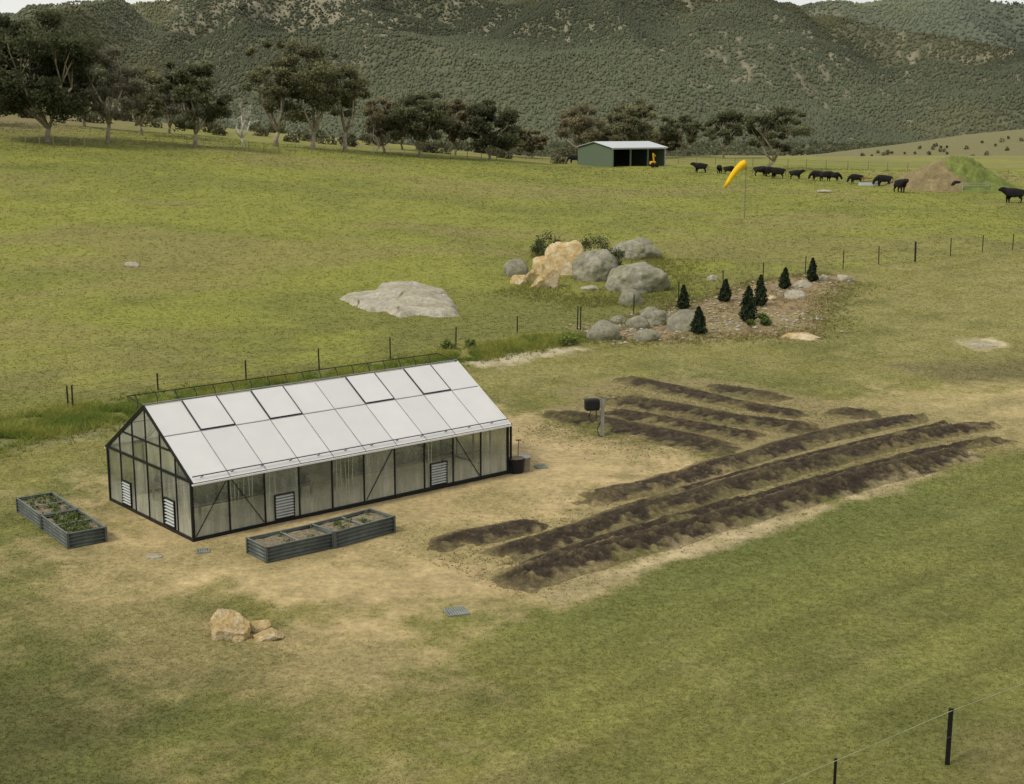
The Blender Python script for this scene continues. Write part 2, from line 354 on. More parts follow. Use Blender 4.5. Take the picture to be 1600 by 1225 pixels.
# ------------------------------------------------------------------ hills with forest
OCT=np.array([(1,0,0),(-1,0,0),(0,1,0),(0,-1,0),(0,0,1.1),(0,0,-1)],float);OF=np.array([(0,2,4),(2,1,4),(1,3,4),(3,0,4),(2,0,5),(1,2,5),(3,1,5),(0,3,5)])
_a=np.arange(5)*2*math.pi/5
CAN=np.vstack([np.stack([np.cos(_a)*.85,np.sin(_a)*.85,np.full(5,-.5)],1),np.stack([np.cos(_a+.6)*.8,np.sin(_a+.6)*.8,np.full(5,.45)],1),[[0,0,.95]]])
CF=[]
for k in range(5):
    CF+=[(k,(k+1)%5,5+k),((k+1)%5,5+(k+1)%5,5+k),(5+k,5+(k+1)%5,10)]
CF=np.array(CF)
def hill(name,fname,prof,rb,rr,rend,zb,ntree,trad,tcol,gc,rockf,seed,label,flabel,drop=6):
    px=np.array([p[0] for p in prof],float);py=np.array([p[1] for p in prof],float)+drop
    def H(x,y):
        r=np.hypot(x,y);u=x/np.maximum(y,1)*FPX+800
        e=(190-np.interp(u,px,py))/FPX
        hr=CH+e*rr-trad*2.0
        s=np.clip((r-rb)/(rr-rb),0,1);back=np.clip((r-rr)/(rend-rr),0,1)
        g=1-np.abs(fbm(x/(rr*.15),y/(rr*.3),4,seed)*2-1);g2=fbm(x/(rr*.05),y/(rr*.08),3,seed+5)
        h=zb+(hr-zb)*(s**1.12)*(1-back**2)
        env=np.sin(np.pi*np.clip(s,0,1))
        return h+(g-.6)*rr*.078*env+(g2-.5)*rr*.006*np.clip(s*3,0,1)
    am=30
    ang=np.radians(np.linspace(-am,am,420));rad=np.linspace(rb*.97,rend,150)
    A,R=np.meshgrid(ang,rad);x=(R*np.sin(A)).ravel();y=(R*np.cos(A)).ravel();z=H(x,y)
    na=420;i,j=np.meshgrid(np.arange(149),np.arange(na-1),indexing='ij');a=(i*na+j).ravel();F=np.stack([a+na,a+na+1,a+1,a],1)
    rk=rockf(x,y);c=mixc(np.tile(gc,(len(x),1)),C(.22,.205,.14),rk)
    tag(npmesh(name,np.stack([x,y,z],1),F,M['hill'],None,c,True),label,'hill',None,'structure')
    ax=np.radians(RNG.uniform(-22.5,22.5,ntree));rr_=RNG.uniform((rb*1.0)**1.6,(rr*1.03)**1.6,ntree)**(1/1.6);x=rr_*np.sin(ax);y=rr_*np.cos(ax)
    den=fbm(x/70,y/110,3,seed+9);rk=rockf(x,y)
    k=(RNG.uniform(0,1,ntree)<.7+sst(.35,.6,den)*.3)&(RNG.uniform(0,1,ntree)>rk*.6);x=x[k];y=y[k];den=den[k];z=H(x,y);N=len(x)
    sc=trad*RNG.uniform(.5,1.2,N)*(.6+.4*rr_[k]/rr)
    tv,tf=CAN,CF;nv=len(tv)
    an=RNG.uniform(0,6.28,N);ca,sa=np.cos(an),np.sin(an)
    V=tv[None]*sc[:,None,None]*RNG.uniform(.65,1.3,(N,nv,1));V[:,:,2]*=RNG.uniform(.8,1.4,N)[:,None]
    vx=V[:,:,0]*ca[:,None]-V[:,:,1]*sa[:,None];vy=V[:,:,0]*sa[:,None]+V[:,:,1]*ca[:,None];V[:,:,0]=vx;V[:,:,1]=vy
    V+=np.stack([x,y,z+sc*.55],1)[:,None]
    F=(tf[None]+np.arange(N)[:,None,None]*nv).reshape(-1,3)
    big_=sst(.3,.7,fbm(x/(rr*.11),y/(rr*.2),3,seed+3));olive=sst(.45,.65,fbm(x/(rr*.08),y/(rr*.14),3,seed+21))
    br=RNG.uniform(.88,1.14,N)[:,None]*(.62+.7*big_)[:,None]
    cc=mixc(np.tile(tcol,(N,1)),tcol*np.array([1.35,1.18,.95]),olive*.7)*br  # olive tint paints sunlit areas into the canopy colour
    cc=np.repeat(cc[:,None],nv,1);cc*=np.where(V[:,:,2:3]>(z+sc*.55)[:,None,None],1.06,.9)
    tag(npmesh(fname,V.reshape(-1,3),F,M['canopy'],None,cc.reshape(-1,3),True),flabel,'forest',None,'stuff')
def rockA(x,y):
    u=x/np.maximum(y,1)*FPX+800;r=np.hypot(x,y)
    n=fbm(x/110,y/260,4,61);n2=fbm(x/11,y/26,3,62)
    reg=np.exp(-((u-450)/170)**2)*.16+np.exp(-((u-960)/250)**2)*.07
    return sst(.57,.69,n*.38+n2*.62+reg*sst(1700,2300,r)-.03)
hill('main_hill','main_hill_forest',[(-700,130),(0,60),(200,45),(350,22),(430,6),(500,-15),(650,-50),(850,-40),(1000,-12),(1070,3),(1200,38),(1350,85),(1500,125),(1700,180),(2200,200)],1300,3300,4300,-12,250000,2.6,C(.082,.093,.056),C(.1,.103,.062),rockA,41,'large bushland hill with rocky clearings filling the background','grey green bush forest covering the large central hill',9)
hill('right_ridge','right_ridge_forest',[(-500,300),(600,150),(900,60),(1080,6),(1150,8),(1250,15),(1300,18),(1345,12),(1430,3),(1480,8),(1520,18),(1600,28),(2000,60)],3500,5400,6800,-10,60000,5.0,C(.092,.112,.08),C(.105,.12,.085),lambda x,y:sst(.62,.72,fbm(x/200,y/300,4,71))*.4,51,'hazy forested ridge behind the large hill on the right','hazy green forest covering the right hand ridge',12)  # haze is put into this ridge's paler, bluer forest and ground colours
hill('left_ridge','left_ridge_forest',[(-700,60),(0,18),(190,26),(320,14),(430,2),(500,0),(700,60),(1000,250),(2000,300)],3500,5000,6400,-10,28000,5.0,C(.083,.1,.07),C(.1,.11,.08),lambda x,y:x*0,57,'dark forested ridge behind the trees at the far left','dark forest covering the far left ridge',14)
def leafmesh(cen,rad,size,col):
    N=len(cen);a=RNG.normal(0,1,(N,3));a/=np.linalg.norm(a,axis=1)[:,None];b=np.cross(a,RNG.normal(0,1,(N,3)));b/=np.linalg.norm(b,axis=1)[:,None]
    s=(size*RNG.uniform(.6,1.4,N))[:,None]
    V=np.stack([cen-a*s,cen-b*s*.55,cen+a*s,cen+b*s*.55],1).reshape(-1,3)
    return V,np.arange(4*N).reshape(-1,4),np.repeat(col,4,0)
def scrub(name,x,y,z,sz,nl,leaf,col,label):
    N=len(x);d=RNG.normal(0,1,(N,nl,3));d/=np.linalg.norm(d,axis=2)[:,:,None]
    pc=(np.stack([x,y,z],1)[:,None]+d*sz[:,None,None]*RNG.uniform(.5,1,(N,nl,1))*np.array([1,1,.9])).reshape(-1,3)
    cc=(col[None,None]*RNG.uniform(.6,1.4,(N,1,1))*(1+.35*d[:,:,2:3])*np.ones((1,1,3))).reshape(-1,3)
    V,F,cc=leafmesh(pc,0,leaf,cc);tag(npmesh(name,V,F,M['leaf'],None,cc),label,'scrub',None,'stuff')
x,y,r=sample(9500,400,1350,24);k=(x/y<.2)|(y>850);x=x[k];y=y[k];z=tz(x,y)
scrub('valley_scrub',x,y,z+2.2,RNG.uniform(1.4,3.4,len(x)),34,.75,C(.09,.1,.056),'dark scrub on the valley floor behind the tree line')
px_=np.concatenate([RNG.uniform(-40,640,46),RNG.uniform(640,900,14)]);D_=RNG.uniform(225,262,len(px_));q=np.array([at_dist(a,b) for a,b in zip(px_,D_)])
scrub('tree_line_undergrowth',q[:,0],q[:,1],q[:,2]+.2,RNG.uniform(1.2,2.6,len(q)),200,.32,C(.085,.085,.045),'low dark undergrowth below the gum trees along the paddock edge')
# ------------------------------------------------------------------ trees
def tree(px,D,top,l,r,label,kind='gum',dens=1.0,col=(.052,.056,.027),seed=0,low=None,name='gum_tree',lean=0):
    rs=random.Random(seed*77+px);g=np.random.default_rng(seed*77+int(px))
    p=at_dist(px,D);hgt=z_for(p,top)-p.z;pm=pxm(p);w=(r-l)/pm/2*1.1;cx=((l+r)/2-px)/pm
    if low is None:low=rs.uniform(.15,.3)
    root=empty(name,p,0,label,'tree','gum trees along the far side of the paddock' if kind!='dead' else 'bare dead trees along the paddock')
    tb=MB();fork=Vector((rs.uniform(-.6,.6)+lean,rs.uniform(-.3,.3),hgt*rs.uniform(.08,.2)));r0=.018*hgt+.05
    tb.tube([(0,0,-.3),(fork.x*.2,0,.06*hgt),fork],[r0*1.3,r0,r0*.8],8)
    crown=[];ncl=int((34 if kind!='dead' else 13)*(1 if w<6 else 1.5))
    zc=hgt*(low+(1-low)/2);zh=hgt*(1-low)/2
    tries=0
    while len(crown)<ncl and tries<1800:
        tries+=1
        d=Vector((rs.uniform(-1,1),rs.uniform(-1,1),rs.uniform(-1,1)))
        if d.length>1.1 or d.length<.2:continue
        rr=rs.choice((rs.uniform(.1,.17),rs.uniform(.16,.3)))*min(w,zh*1.2)
        q=Vector((cx+d.x*(w-rr*.7),d.y*(w-rr*.7)*.9,zc+d.z*(zh-rr*.5)))
        if all((q-o[0]).length>(rr+o[1])*.58 for o in crown):crown.append((q,rr))
    mains=[]
    for k in range(5):
        a=k*1.257+rs.random();e=Vector((cx*.6+math.cos(a)*w*.45,math.sin(a)*w*.4,hgt*rs.uniform(.34,.62)))
        m=fork.lerp(e,.5)+Vector((rs.uniform(-.5,.5),rs.uniform(-.3,.3),rs.uniform(-.4,.4)))
        tb.tube([fork,m,e],[r0*.7,r0*.55,r0*.35],6);mains.append(e)
    for q,rr in crown:
        e=min(mains,key=lambda t:(t-q).length)
        m=e.lerp(q,.5)+Vector((rs.uniform(-.5,.5),rs.uniform(-.5,.5),rs.uniform(-.3,.2)))
        tb.tube([e,m,q],[r0*.32,r0*.22,r0*.08],5)
        nt=2 if kind!='dead' else 11
        for _ in range(nt):
            d=Vector((rs.gauss(0,1),rs.gauss(0,1),rs.gauss(.3,.8))).normalized()
            q2=q+d*rr*(.8 if kind!='dead' else 1.5)
            s=m.lerp(q,rs.uniform(.3,1));k=s.lerp(q2,.5)+Vector((rs.uniform(-.3,.3),rs.uniform(-.3,.3),rs.uniform(-.2,.3)))
            tb.tube([s,k,q2],[r0*.12,r0*.085,r0*.03],4)
    tb.build('trunk',(M['dead'] if kind=='dead' else M['bark']),root,True)
    if kind!='dead':
        P_=[];Cc=[]
        for q,rr in crown:
            n=int(560*dens*max(rr,.7)**1.35);d=g.normal(0,1,(n,3));d/=np.linalg.norm(d,axis=1)[:,None]
            rad=rr*g.uniform(.3,1.3,n)**.75
            lump=1+.35*np.sin(d[:,0]*5+rr*9)*np.cos(d[:,1]*4+q.x)+.25*np.sin(d[:,2]*9+q.y)
            pp=np.array(q)+d*(rad*lump)[:,None]*np.array([1.15,1.15,.75]);pp[:,2]-=.1*rr
            tint=g.uniform(.7,1.3);P_.append(pp)
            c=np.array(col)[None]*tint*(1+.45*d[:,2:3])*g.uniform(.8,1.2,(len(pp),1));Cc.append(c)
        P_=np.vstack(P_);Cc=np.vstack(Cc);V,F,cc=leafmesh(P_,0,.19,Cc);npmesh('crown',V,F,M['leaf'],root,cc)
    return root
OL=(.155,.155,.08);DK=(.08,.09,.044);BR=(.18,.158,.09);GY=(.19,.185,.125);MD=(.115,.124,.063)
T=[(40,205,95,-20,72,'dark gum at the far left edge behind the white dead tree','gum',.9,MD,1),
(125,185,14,12,212,'tallest dark dense gum tree at the left of the paddock','gum',1.25,DK,2),
(205,188,66,150,262,'thin grey gum right of the tallest dark tree','gum',.5,GY,3),
(326,190,74,283,378,'dark rounded gum leaning between the grey gum and the pale dead tree','gum',1.0,MD,4),
(252,205,95,225,300,'brownish gum standing behind the thin grey gum','gum',.7,OL,5),
(442,205,55,398,482,'left trunk of the tall pair of olive gums in the middle left','gum',.65,OL,6),
(497,205,62,440,545,'tall broad olive gum in the middle left with several pale trunks','gum',.7,OL,7),
(545,208,80,510,582,'narrow olive gum on the right side of the tall middle left pair','gum',.65,OL,8),
(605,215,152,575,640,'low brown gum beside the tall olive gums','gum',.7,BR,9),
(658,212,143,612,705,'round dark olive gum left of the centre','gum',.9,MD,10),
(712,222,155,688,748,'small brown topped gum between two round dark gums','gum',.8,BR,11),
(766,218,155,726,806,'round dense dark gum in the centre of the tree line','gum',1.1,DK,12),
(830,245,204,812,852,'short rusty bush like gum left of the brown gum','gum',.9,BR,13),
(905,240,162,862,942,'sparse brown gum behind the green shed','gum',.5,BR,14),
(985,245,150,945,1022,'tall olive gum rising above the shed roof','gum',.7,OL,15),
(1062,255,178,1022,1098,'dark broad gum right of the shed roof','gum',.8,MD,16),
(1122,250,172,1092,1155,'dark gum left of the leaning gum by the windsock','gum',.8,MD,17),
(175,214,95,138,222,'olive gum in the gap right of the tallest dark tree','gum',.8,MD,32),
(290,216,112,258,338,'pale grey gum between the brownish gum and the dark rounded one','gum',.6,GY,33),
(632,230,168,600,668,'grey gum behind the round dark olive one','gum',.7,OL,35),
(800,240,195,782,820,'low olive gum right of the dense centre gum','gum',.8,OL,37),(948,252,190,918,972,'low olive gum directly behind the shed','gum',.8,OL,38),
(1036,262,196,1010,1060,'small brown gum peeping over the right end of the shed','gum',.8,BR,40)]
for t in T: tree(*t[:6],kind=t[6],dens=t[7],col=t[8],seed=t[9])
tree(1182,203,163,1146,1252,'leaning gum with forked trunk behind the windsock',kind='gum',dens=.75,col=MD,seed=18,low=.3,lean=.9)
for t in [(12,160,52,-30,52,'bleached leafless tree cut by the left edge',21),(395,196,150,372,420,'small pale leafless tree between the dark gum and the tall pair',22),(592,214,175,575,612,'little leafless tree beside the low brown gum',24)]:
    tree(*t[:6],kind='dead',seed=t[6],name='dead_tree')
# ------------------------------------------------------------------ rocks
def rock(px,py,wpx,hpx,mat,label,group,seed,depth=.8,ang=.35,sharp=0,name='boulder',sink=.25,cat='rock',rough=.05):
    p=hit(px,py);pm=pxm(p);w=wpx/pm/2;h=hpx/pm
    import bmesh
    bm=bmesh.new();bmesh.ops.create_icosphere(bm,subdivisions=5 if wpx>60 else 4,radius=1);off=Vector((seed*3.7,seed*1.3,seed*.7))
    g=random.Random(seed)
    planes=[(Vector((g.gauss(0,1),g.gauss(0,1),g.gauss(.2,.8))).normalized(),g.uniform(.5,.84)) for _ in range(int(sharp*1.5))]
    for v in bm.verts:
        d=v.co.normalized();s=1+ang*(mn.noise(d*1.1+off))+ang*.4*mn.noise(d*2.4+off)
        co=d*s
        for nrm,dd in planes:
            e=co.dot(nrm)-dd
            if e>0:co-=nrm*e*.95
        co+=d*(rough*mn.noise(d*6+off)+rough*.5*mn.noise(d*15+off))
        v.co=co
    xs=[v.co.x for v in bm.verts];zs=[v.co.z for v in bm.verts]
    sx=2/(max(xs)-min(xs));top=max(zs)
    for v in bm.verts:
        v.co.x=(v.co.x-(max(xs)+min(xs))/2)*sx*w;v.co.y*=w*depth;v.co.z=(v.co.z/top+sink)/(1+sink)*h
    me=bpy.data.meshes.new(name);bm.to_mesh(me);bm.free();me.materials.append(mat)
    me.polygons.foreach_set('use_smooth',[sharp<5]*len(me.polygons))
    o=bpy.data.objects.new(name,me);COL.objects.link(o);o.location=p+Vector((0,w*depth*.6,-.03));o.rotation_euler=(0,0,g.uniform(-.3,.3))
    return tag(o,label,cat,group)
GP='boulders heaped in the paddock';GI='rocks edging the planted island';GF='broken stones on the front lawn'
TR,GR,PR=M['tanrock'],M['greyrock'],M['palerock']
rock(880,430,90,54,TR,'large broken golden boulder on top of the paddock heap',GP,3,.8,.3,4,rough=.05)
rock(852,450,48,32,TR,'golden boulder standing in front of the large broken one',GP,4,.8,.3,6,rough=.03)
rock(848,428,36,28,TR,'wedge of golden rock leaning left of the large broken boulder',GP,5,.8,.3,6)
rock(828,440,30,20,TR,'small golden stone at the left foot of the paddock heap',GP,6,.8,.3,6)
rock(810,444,26,15,TR,'smallest golden stone at the front left of the heap',GP,16,.8,.3,6)
rock(806,432,40,28,GR,'rounded grey boulder at the left end of the paddock heap',GP,7,.8,.25)
rock(932,438,76,48,GR,'grey boulder in the middle of the heap right of the golden one',GP,8,.9,.25)
rock(994,404,82,32,GR,'long grey boulder at the back right of the heap',GP,9,.8,.3)
rock(998,456,104,44,GR,'broad domed grey boulder at the front right of the heap',GP,10,.8,.25)
rock(986,477,40,26,GR,'round grey boulder alone in front of the heap',GP,11,.9,.2)
rock(922,453,30,7,PR,'low flat pale stone in the grass below the heap',GP,12)
def outcrop():
    poly=W([(526,468),(548,462),(575,459),(590,449),(620,444),(652,443),(672,451),(700,457),(708,470),(722,494),(690,497),(650,493),(622,497),(600,487),(575,488),(555,480)])
    inner=W([(570,468),(600,455),(650,449),(695,463),(708,487),(650,484),(600,479)])
    p=Vector((poly[:,0].mean(),poly[:,1].mean(),0));p.z=float(tz(p.x,p.y))
    x0,y0=poly.min(0)-.6;x1,y1=poly.max(0)+.6;nx,ny=170,150
    X,Y=np.meshgrid(np.linspace(x0,x1,nx),np.linspace(y0,y1,ny),indexing='ij');fx,fy=X.ravel(),Y.ravel()
    wob=(fbm(fx*.9,fy*.7,3,77)-.5)
    s=sd(poly,fx,fy)+wob*.5;s2=sd(inner,fx,fy)+(fbm(fx*.6,fy*.45,3,78)-.5)*1.2
    crack=1-np.abs(fbm(fx*.35+fy*.2,fy*.4,2,79)*2-1)
    h=sst(-.05,.5,s)*.36+np.clip(sst(-.2,1.8,s2),0,1)*.42-sst(.955,.99,crack)*.3*(s>.1)+(fbm(fx*1.6,fy*1.6,4,80)-.5)*.16*sst(0,.4,s)-.06
    z=tz(fx,fy)+h
    i,j=np.meshgrid(np.arange(nx-1),np.arange(ny-1),indexing='ij');a=(i*ny+j).ravel()
    o=npmesh('rock_outcrop',np.stack([fx-p.x,fy-p.y,z-p.z],1),np.stack([a+ny,a+ny+1,a+1,a],1)[s.reshape(nx,ny)[:-1,:-1].ravel()>-.5],M['palerock'],None,None,True);o.location=p
    tag(o,'wide flat granite outcrop lying in the paddock grass','rock')
outcrop()
rock(205,417,26,8,PR,'small white stone alone in the left paddock',None,14)
rock(1290,301,26,5,PR,'flat pale stone in the grass below the cattle',None,15)
rock(943,531,56,30,GR,'left end grey boulder of the planted island',GI,20,.8,.25)
rock(966,505,28,13,GR,'low grey rock just behind the left end boulder of the island',GI,21,.8,.3)
rock(998,514,38,20,GR,'small grey rock between the left end boulder and the wide mossy one',GI,22,.8,.3)
rock(1023,508,62,28,GR,'wide mossy rock at the back of the island near its left end',GI,23,.8,.3)
rock(1068,518,52,34,GR,'grey rock touching the foot of the nearest little conifer',GI,24,.8,.3,3)
rock(1012,532,46,17,GR,'low flat grey slab at the front of the island',GI,25,.8,.3,3)
rock(1114,438,18,9,PR,'tiny pale stone in the grass left of the second conifer',GI,26)
rock(1244,467,34,14,PR,'pale rock right of the middle conifers on the island',GI,27,.8,.3,4)
rock(1252,530,66,9,TR,'flat tan slab at the right front corner of the island',GI,28,.8,.4,3)
rock(1256,449,30,12,PR,'pale rock below the farthest conifer',GI,29,.8,.3,4)
rock(1290,438,22,9,PR,'pale stone right of the farthest conifer',GI,30,.8,.3,4)
rock(1322,439,28,10,PR,'last pale stone at the right tip of the island',GI,31,.8,.3,4)
rock(1205,468,18,8,TR,'small tan stone between the two middle conifers',GI,32)
rock(359,1000,64,46,TR,'largest broken cream orange stone on the front lawn',GF,40,.7,.3,7,sink=.15)
rock(402,990,42,20,TR,'middle tan stone leaning behind the pale one on the front lawn',GF,41,.8,.3,8)
rock(417,1001,50,21,TR,'flat pale cream stone at the right of the front lawn group',GF,42,.7,.3,6)
rock(372,1003,20,10,TR,'small chip of stone at the foot of the largest lawn stone',GF,43,.8,.3,5)
rock(1540,541,50,4,PR,'flat pale bedrock patch in the lawn at the right',None,44,.6)
rock(240,872,30,5,PR,'flat stone in the dirt left of the greenhouse corner',None,45)
def chips(name,x,y,s,mat,label,cat):
    z=tz(x,y)+s*.3
    V=(OCT[None]*s[:,None,None]*RNG.uniform(.6,1.4,(len(x),6,1))*np.array([1.2,1,.6])+np.stack([x,y,z],1)[:,None]).reshape(-1,3);F=(OF[None]+np.arange(len(x))[:,None,None]*6).reshape(-1,3)
    tag(npmesh(name,V,F,mat),label,cat,None,'stuff')
x,y=band([(920,525),(1010,520),(1130,505),(1270,490)],420,1.6);x2,y2=band([(1010,500),(1130,470),(1310,435)],260,1.3)
x=np.concatenate([x,x2]);y=np.concatenate([y,y2]);chips('island_gravel',x,y,RNG.uniform(.03,.14,len(x))**1.0,M['palerock'],'loose gravel and stone chips strewn over the planted island','gravel')
# ------------------------------------------------------------------ shrubs and conifers
def conifer(px,base,top,label,seed):
    p=hit(px,base);pm=pxm(p);h=(base-top)/pm*1.02;g=np.random.default_rng(seed)
    root=empty('conifer',p,0,label,'conifer','little dark conifers on the planted island')
    MB().tube([(0,0,-.1),(0,0,h*.3),(.02,0,h*.9)],[.05,.04,.01],6).build('trunk',M['bark'],root)
    n=2600;t=g.uniform(0.02,1,n)**1.15;wd=h*.25*np.minimum(1,(t/.14)**.6)*np.power(1-t,.62)*g.uniform(.85,1.15)
    a=g.uniform(0,6.283,n);lump=1+.24*np.sin(a*3+t*9+seed)+.18*np.sin(a*5-t*17)
    rr=wd*lump*g.uniform(.55,1.12,n);cen=np.stack([rr*np.cos(a)+t*.06*math.sin(seed*2.),rr*np.sin(a),t*h],1)
    c=np.tile(C(.03,.045,.02),(n,1))*g.uniform(.6,1.6,(n,1));V,F,cc=leafmesh(cen,0,.08,c);npmesh('crown',V,F,M['leaf'],root,cc)
for i,t in enumerate([(1068,483,446,'little conifer left of the island middle beside the fence picket'),(1132,471,437,'narrow little conifer second along the back of the island'),(1188,478,431,'tall slim conifer behind the fullest one in the middle'),(1169,503,448,'fullest conifer in the middle of the island'),(1225,451,419,'little conifer second from the far right end'),(1269,440,404,'farthest conifer at the right end of the island'),(1092,522,480,'nearest conifer at the front left of the island')]):conifer(*t,seed=i+3)
def shrub(px,base,top,w,label,seed,col=(.065,.08,.03),group=None,n=1400,cat='bush'):
    p=hit(px,base);pm=pxm(p);h=(base-top)/pm;w=w/pm/2;g=np.random.default_rng(seed);P_=[];Cc=[]
    root=empty('shrub',p,0,label,cat,group);sb=MB()
    for k in range(9):
        q=np.array([g.uniform(-.7,.7)*w,g.uniform(-.5,.5)*w,g.uniform(.3,.8)*h]);rr=g.uniform(.22,.48)*min(w,h)
        sb.tube([(0,0,-.05),(q[0]*.5,q[1]*.5,q[2]*.4),tuple(q)],[.03,.02,.008],5)
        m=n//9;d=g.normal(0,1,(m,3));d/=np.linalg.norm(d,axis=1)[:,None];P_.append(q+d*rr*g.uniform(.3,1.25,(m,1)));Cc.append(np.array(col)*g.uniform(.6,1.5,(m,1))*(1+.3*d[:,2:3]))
    sb.build('stem',M['bark'],root)
    V,F,cc=leafmesh(np.vstack(P_),0,.07,np.vstack(Cc));npmesh('foliage',V,F,M['leaf'],root,cc)
shrub(858,402,360,60,'dark bush growing behind the left of the paddock boulders',1)
shrub(925,398,371,60,'low dark bush behind the large golden boulder',2)
shrub(962,434,385,42,'dark green bush growing between the grey boulders',3)
shrub(835,398,375,28,'small leafy sprig at the left back of the boulder heap',4)
shrub(1192,508,490,26,'small bright green shrub at the foot of the fullest conifer',5,(.09,.13,.03))
shrub(1172,512,498,16,'tiny yellow green shrub left of the small bright shrub',6,(.13,.15,.04),n=500)
for i,(px,b,t,w) in enumerate([(700,545,531,24),(735,541,529,16),(888,540,522,36)]):
    shrub(px,b,t,w,['clump of weeds behind the far end of the greenhouse roof','thin weed clump right of the greenhouse ridge end','green clump at the corner where the fence meets the island'][i],20+i,(.16,.2,.05),None,500,'weeds')
# ------------------------------------------------------------------ fences
def fence(name,posts,label,group=None,wires=(.35,.65,.95),r=.032,pm_=None,wr=.006,hfix=None,thick=()):
    p0=hit(posts[0][0],posts[0][2]);root=empty(name,p0,0,label,'fence',group);tops=[]
    for i,(x,t,b) in enumerate(posts):
        p=hit(x,b);h=hfix or (z_for(p,t)-p.z);q=p-p0;w=r*(2.0 if i in thick else 1)
        q2=q+Vector((random.gauss(0,.03),0,h))
        m=MB()
        m.bar(q+Vector((0,0,-.3)),q2,w*2.2,w*.7);m.bar(q+Vector((0,w*.9,-.3)),q2+Vector((0,w*.9,-.005)),w*.7,w*1.5)
        m.build('post',pm_ or M['post'],root);tops.append((q,h))
    for k in wires:
        m=MB()
        pts=[]
        for i,(a,ha) in enumerate(tops):
            pts.append(a+Vector((0,.03,ha*k)))
            if i<len(tops)-1:
                b,hb=tops[i+1];pts.append((a+b)/2+Vector((0,.03,(ha+hb)/2*k-.03)))
        m.tube(pts,wr,4);m.build('wire',M['wire'],root)
    return root
fp=[(107,603,641),(114,602,641),(247,583,610),(385,563,600),(499,545,577),(610,527,561),(712,511,541),(808,494,521),(902,478,515),(907,478,516),(990,460,491),(1060,440,471),(1130,422,450),(1192,410,433),(1258,400,429),(1317,391,420),(1373,384,413),(1430,378,409),(1485,372,400),(1535,367,393),(1582,365,390),(1640,360,386)]
fence('wire_fence',fp,'dark steel picket and wire fence running behind the greenhouse to the right',thick=(17,))
def farfence(n,x0,x1,ys,label,step):
    ps=[]
    x=x0
    while x<=x1:
        y=np.interp(x,[a for a,b in ys],[b for a,b in ys]);ps.append((x,0,y));x+=step*random.uniform(.85,1.15)
    fence(n,ps,label,None,(.3,.6,.9),.045,M['timber'],.01,1.3)
farfence('paddock_fence',-30,900,[(-30,232),(250,230),(430,238),(620,246),(900,252)],'old timber post fence along the far edge of the paddock at the tree line',24)
farfence('boundary_fence',1060,1640,[(1060,256),(1250,262),(1400,268),(1640,284)],'distant post fence behind the black cattle',30)
root=empty('electric_fence',hit(1480,1195),0,'short electric fence with black posts at the lower right corner','fence')
p0=hit(1480,1195);pts=[]
for (x,t,b,w) in [(1302,1185,1262,.032),(1480,1107,1195,.055)]:
    p=hit(x,b);h=z_for(p,t)-p.z;q=p-p0;m=MB();m.bar(q+Vector((0,0,-.3)),q+Vector((0,0,h)),w*1.6,w*.6);m.bar(q+Vector((0,w*.6,-.3)),q+Vector((0,w*.6,h-.004)),w*.5,w*1.0)
    for k in range(9):m.box(q.x-w*.95,q.y-w*.42,q.z+h*(.12+.1*k),q.x-w*.75,q.y-w*.1,q.z+h*(.12+.1*k)+.02)
    m.build('post',M['box'],root);pts.append(q+Vector((0,-.03,h*.97)))
d=(pts[1]-pts[0]);ex=pts[1]+d.normalized()*9;ex.z=pts[1].z+.2;st=pts[0]-d.normalized()*7
low=[p-Vector((0,0,.55)) for p in (st,pts[0],pts[1],ex)]
MB().tube([st,pts[0],pts[1],ex],.007,5).build('top_wire',M['tape'],root);MB().tube(low,.004,5).build('lower_wire',M['wire'],root)
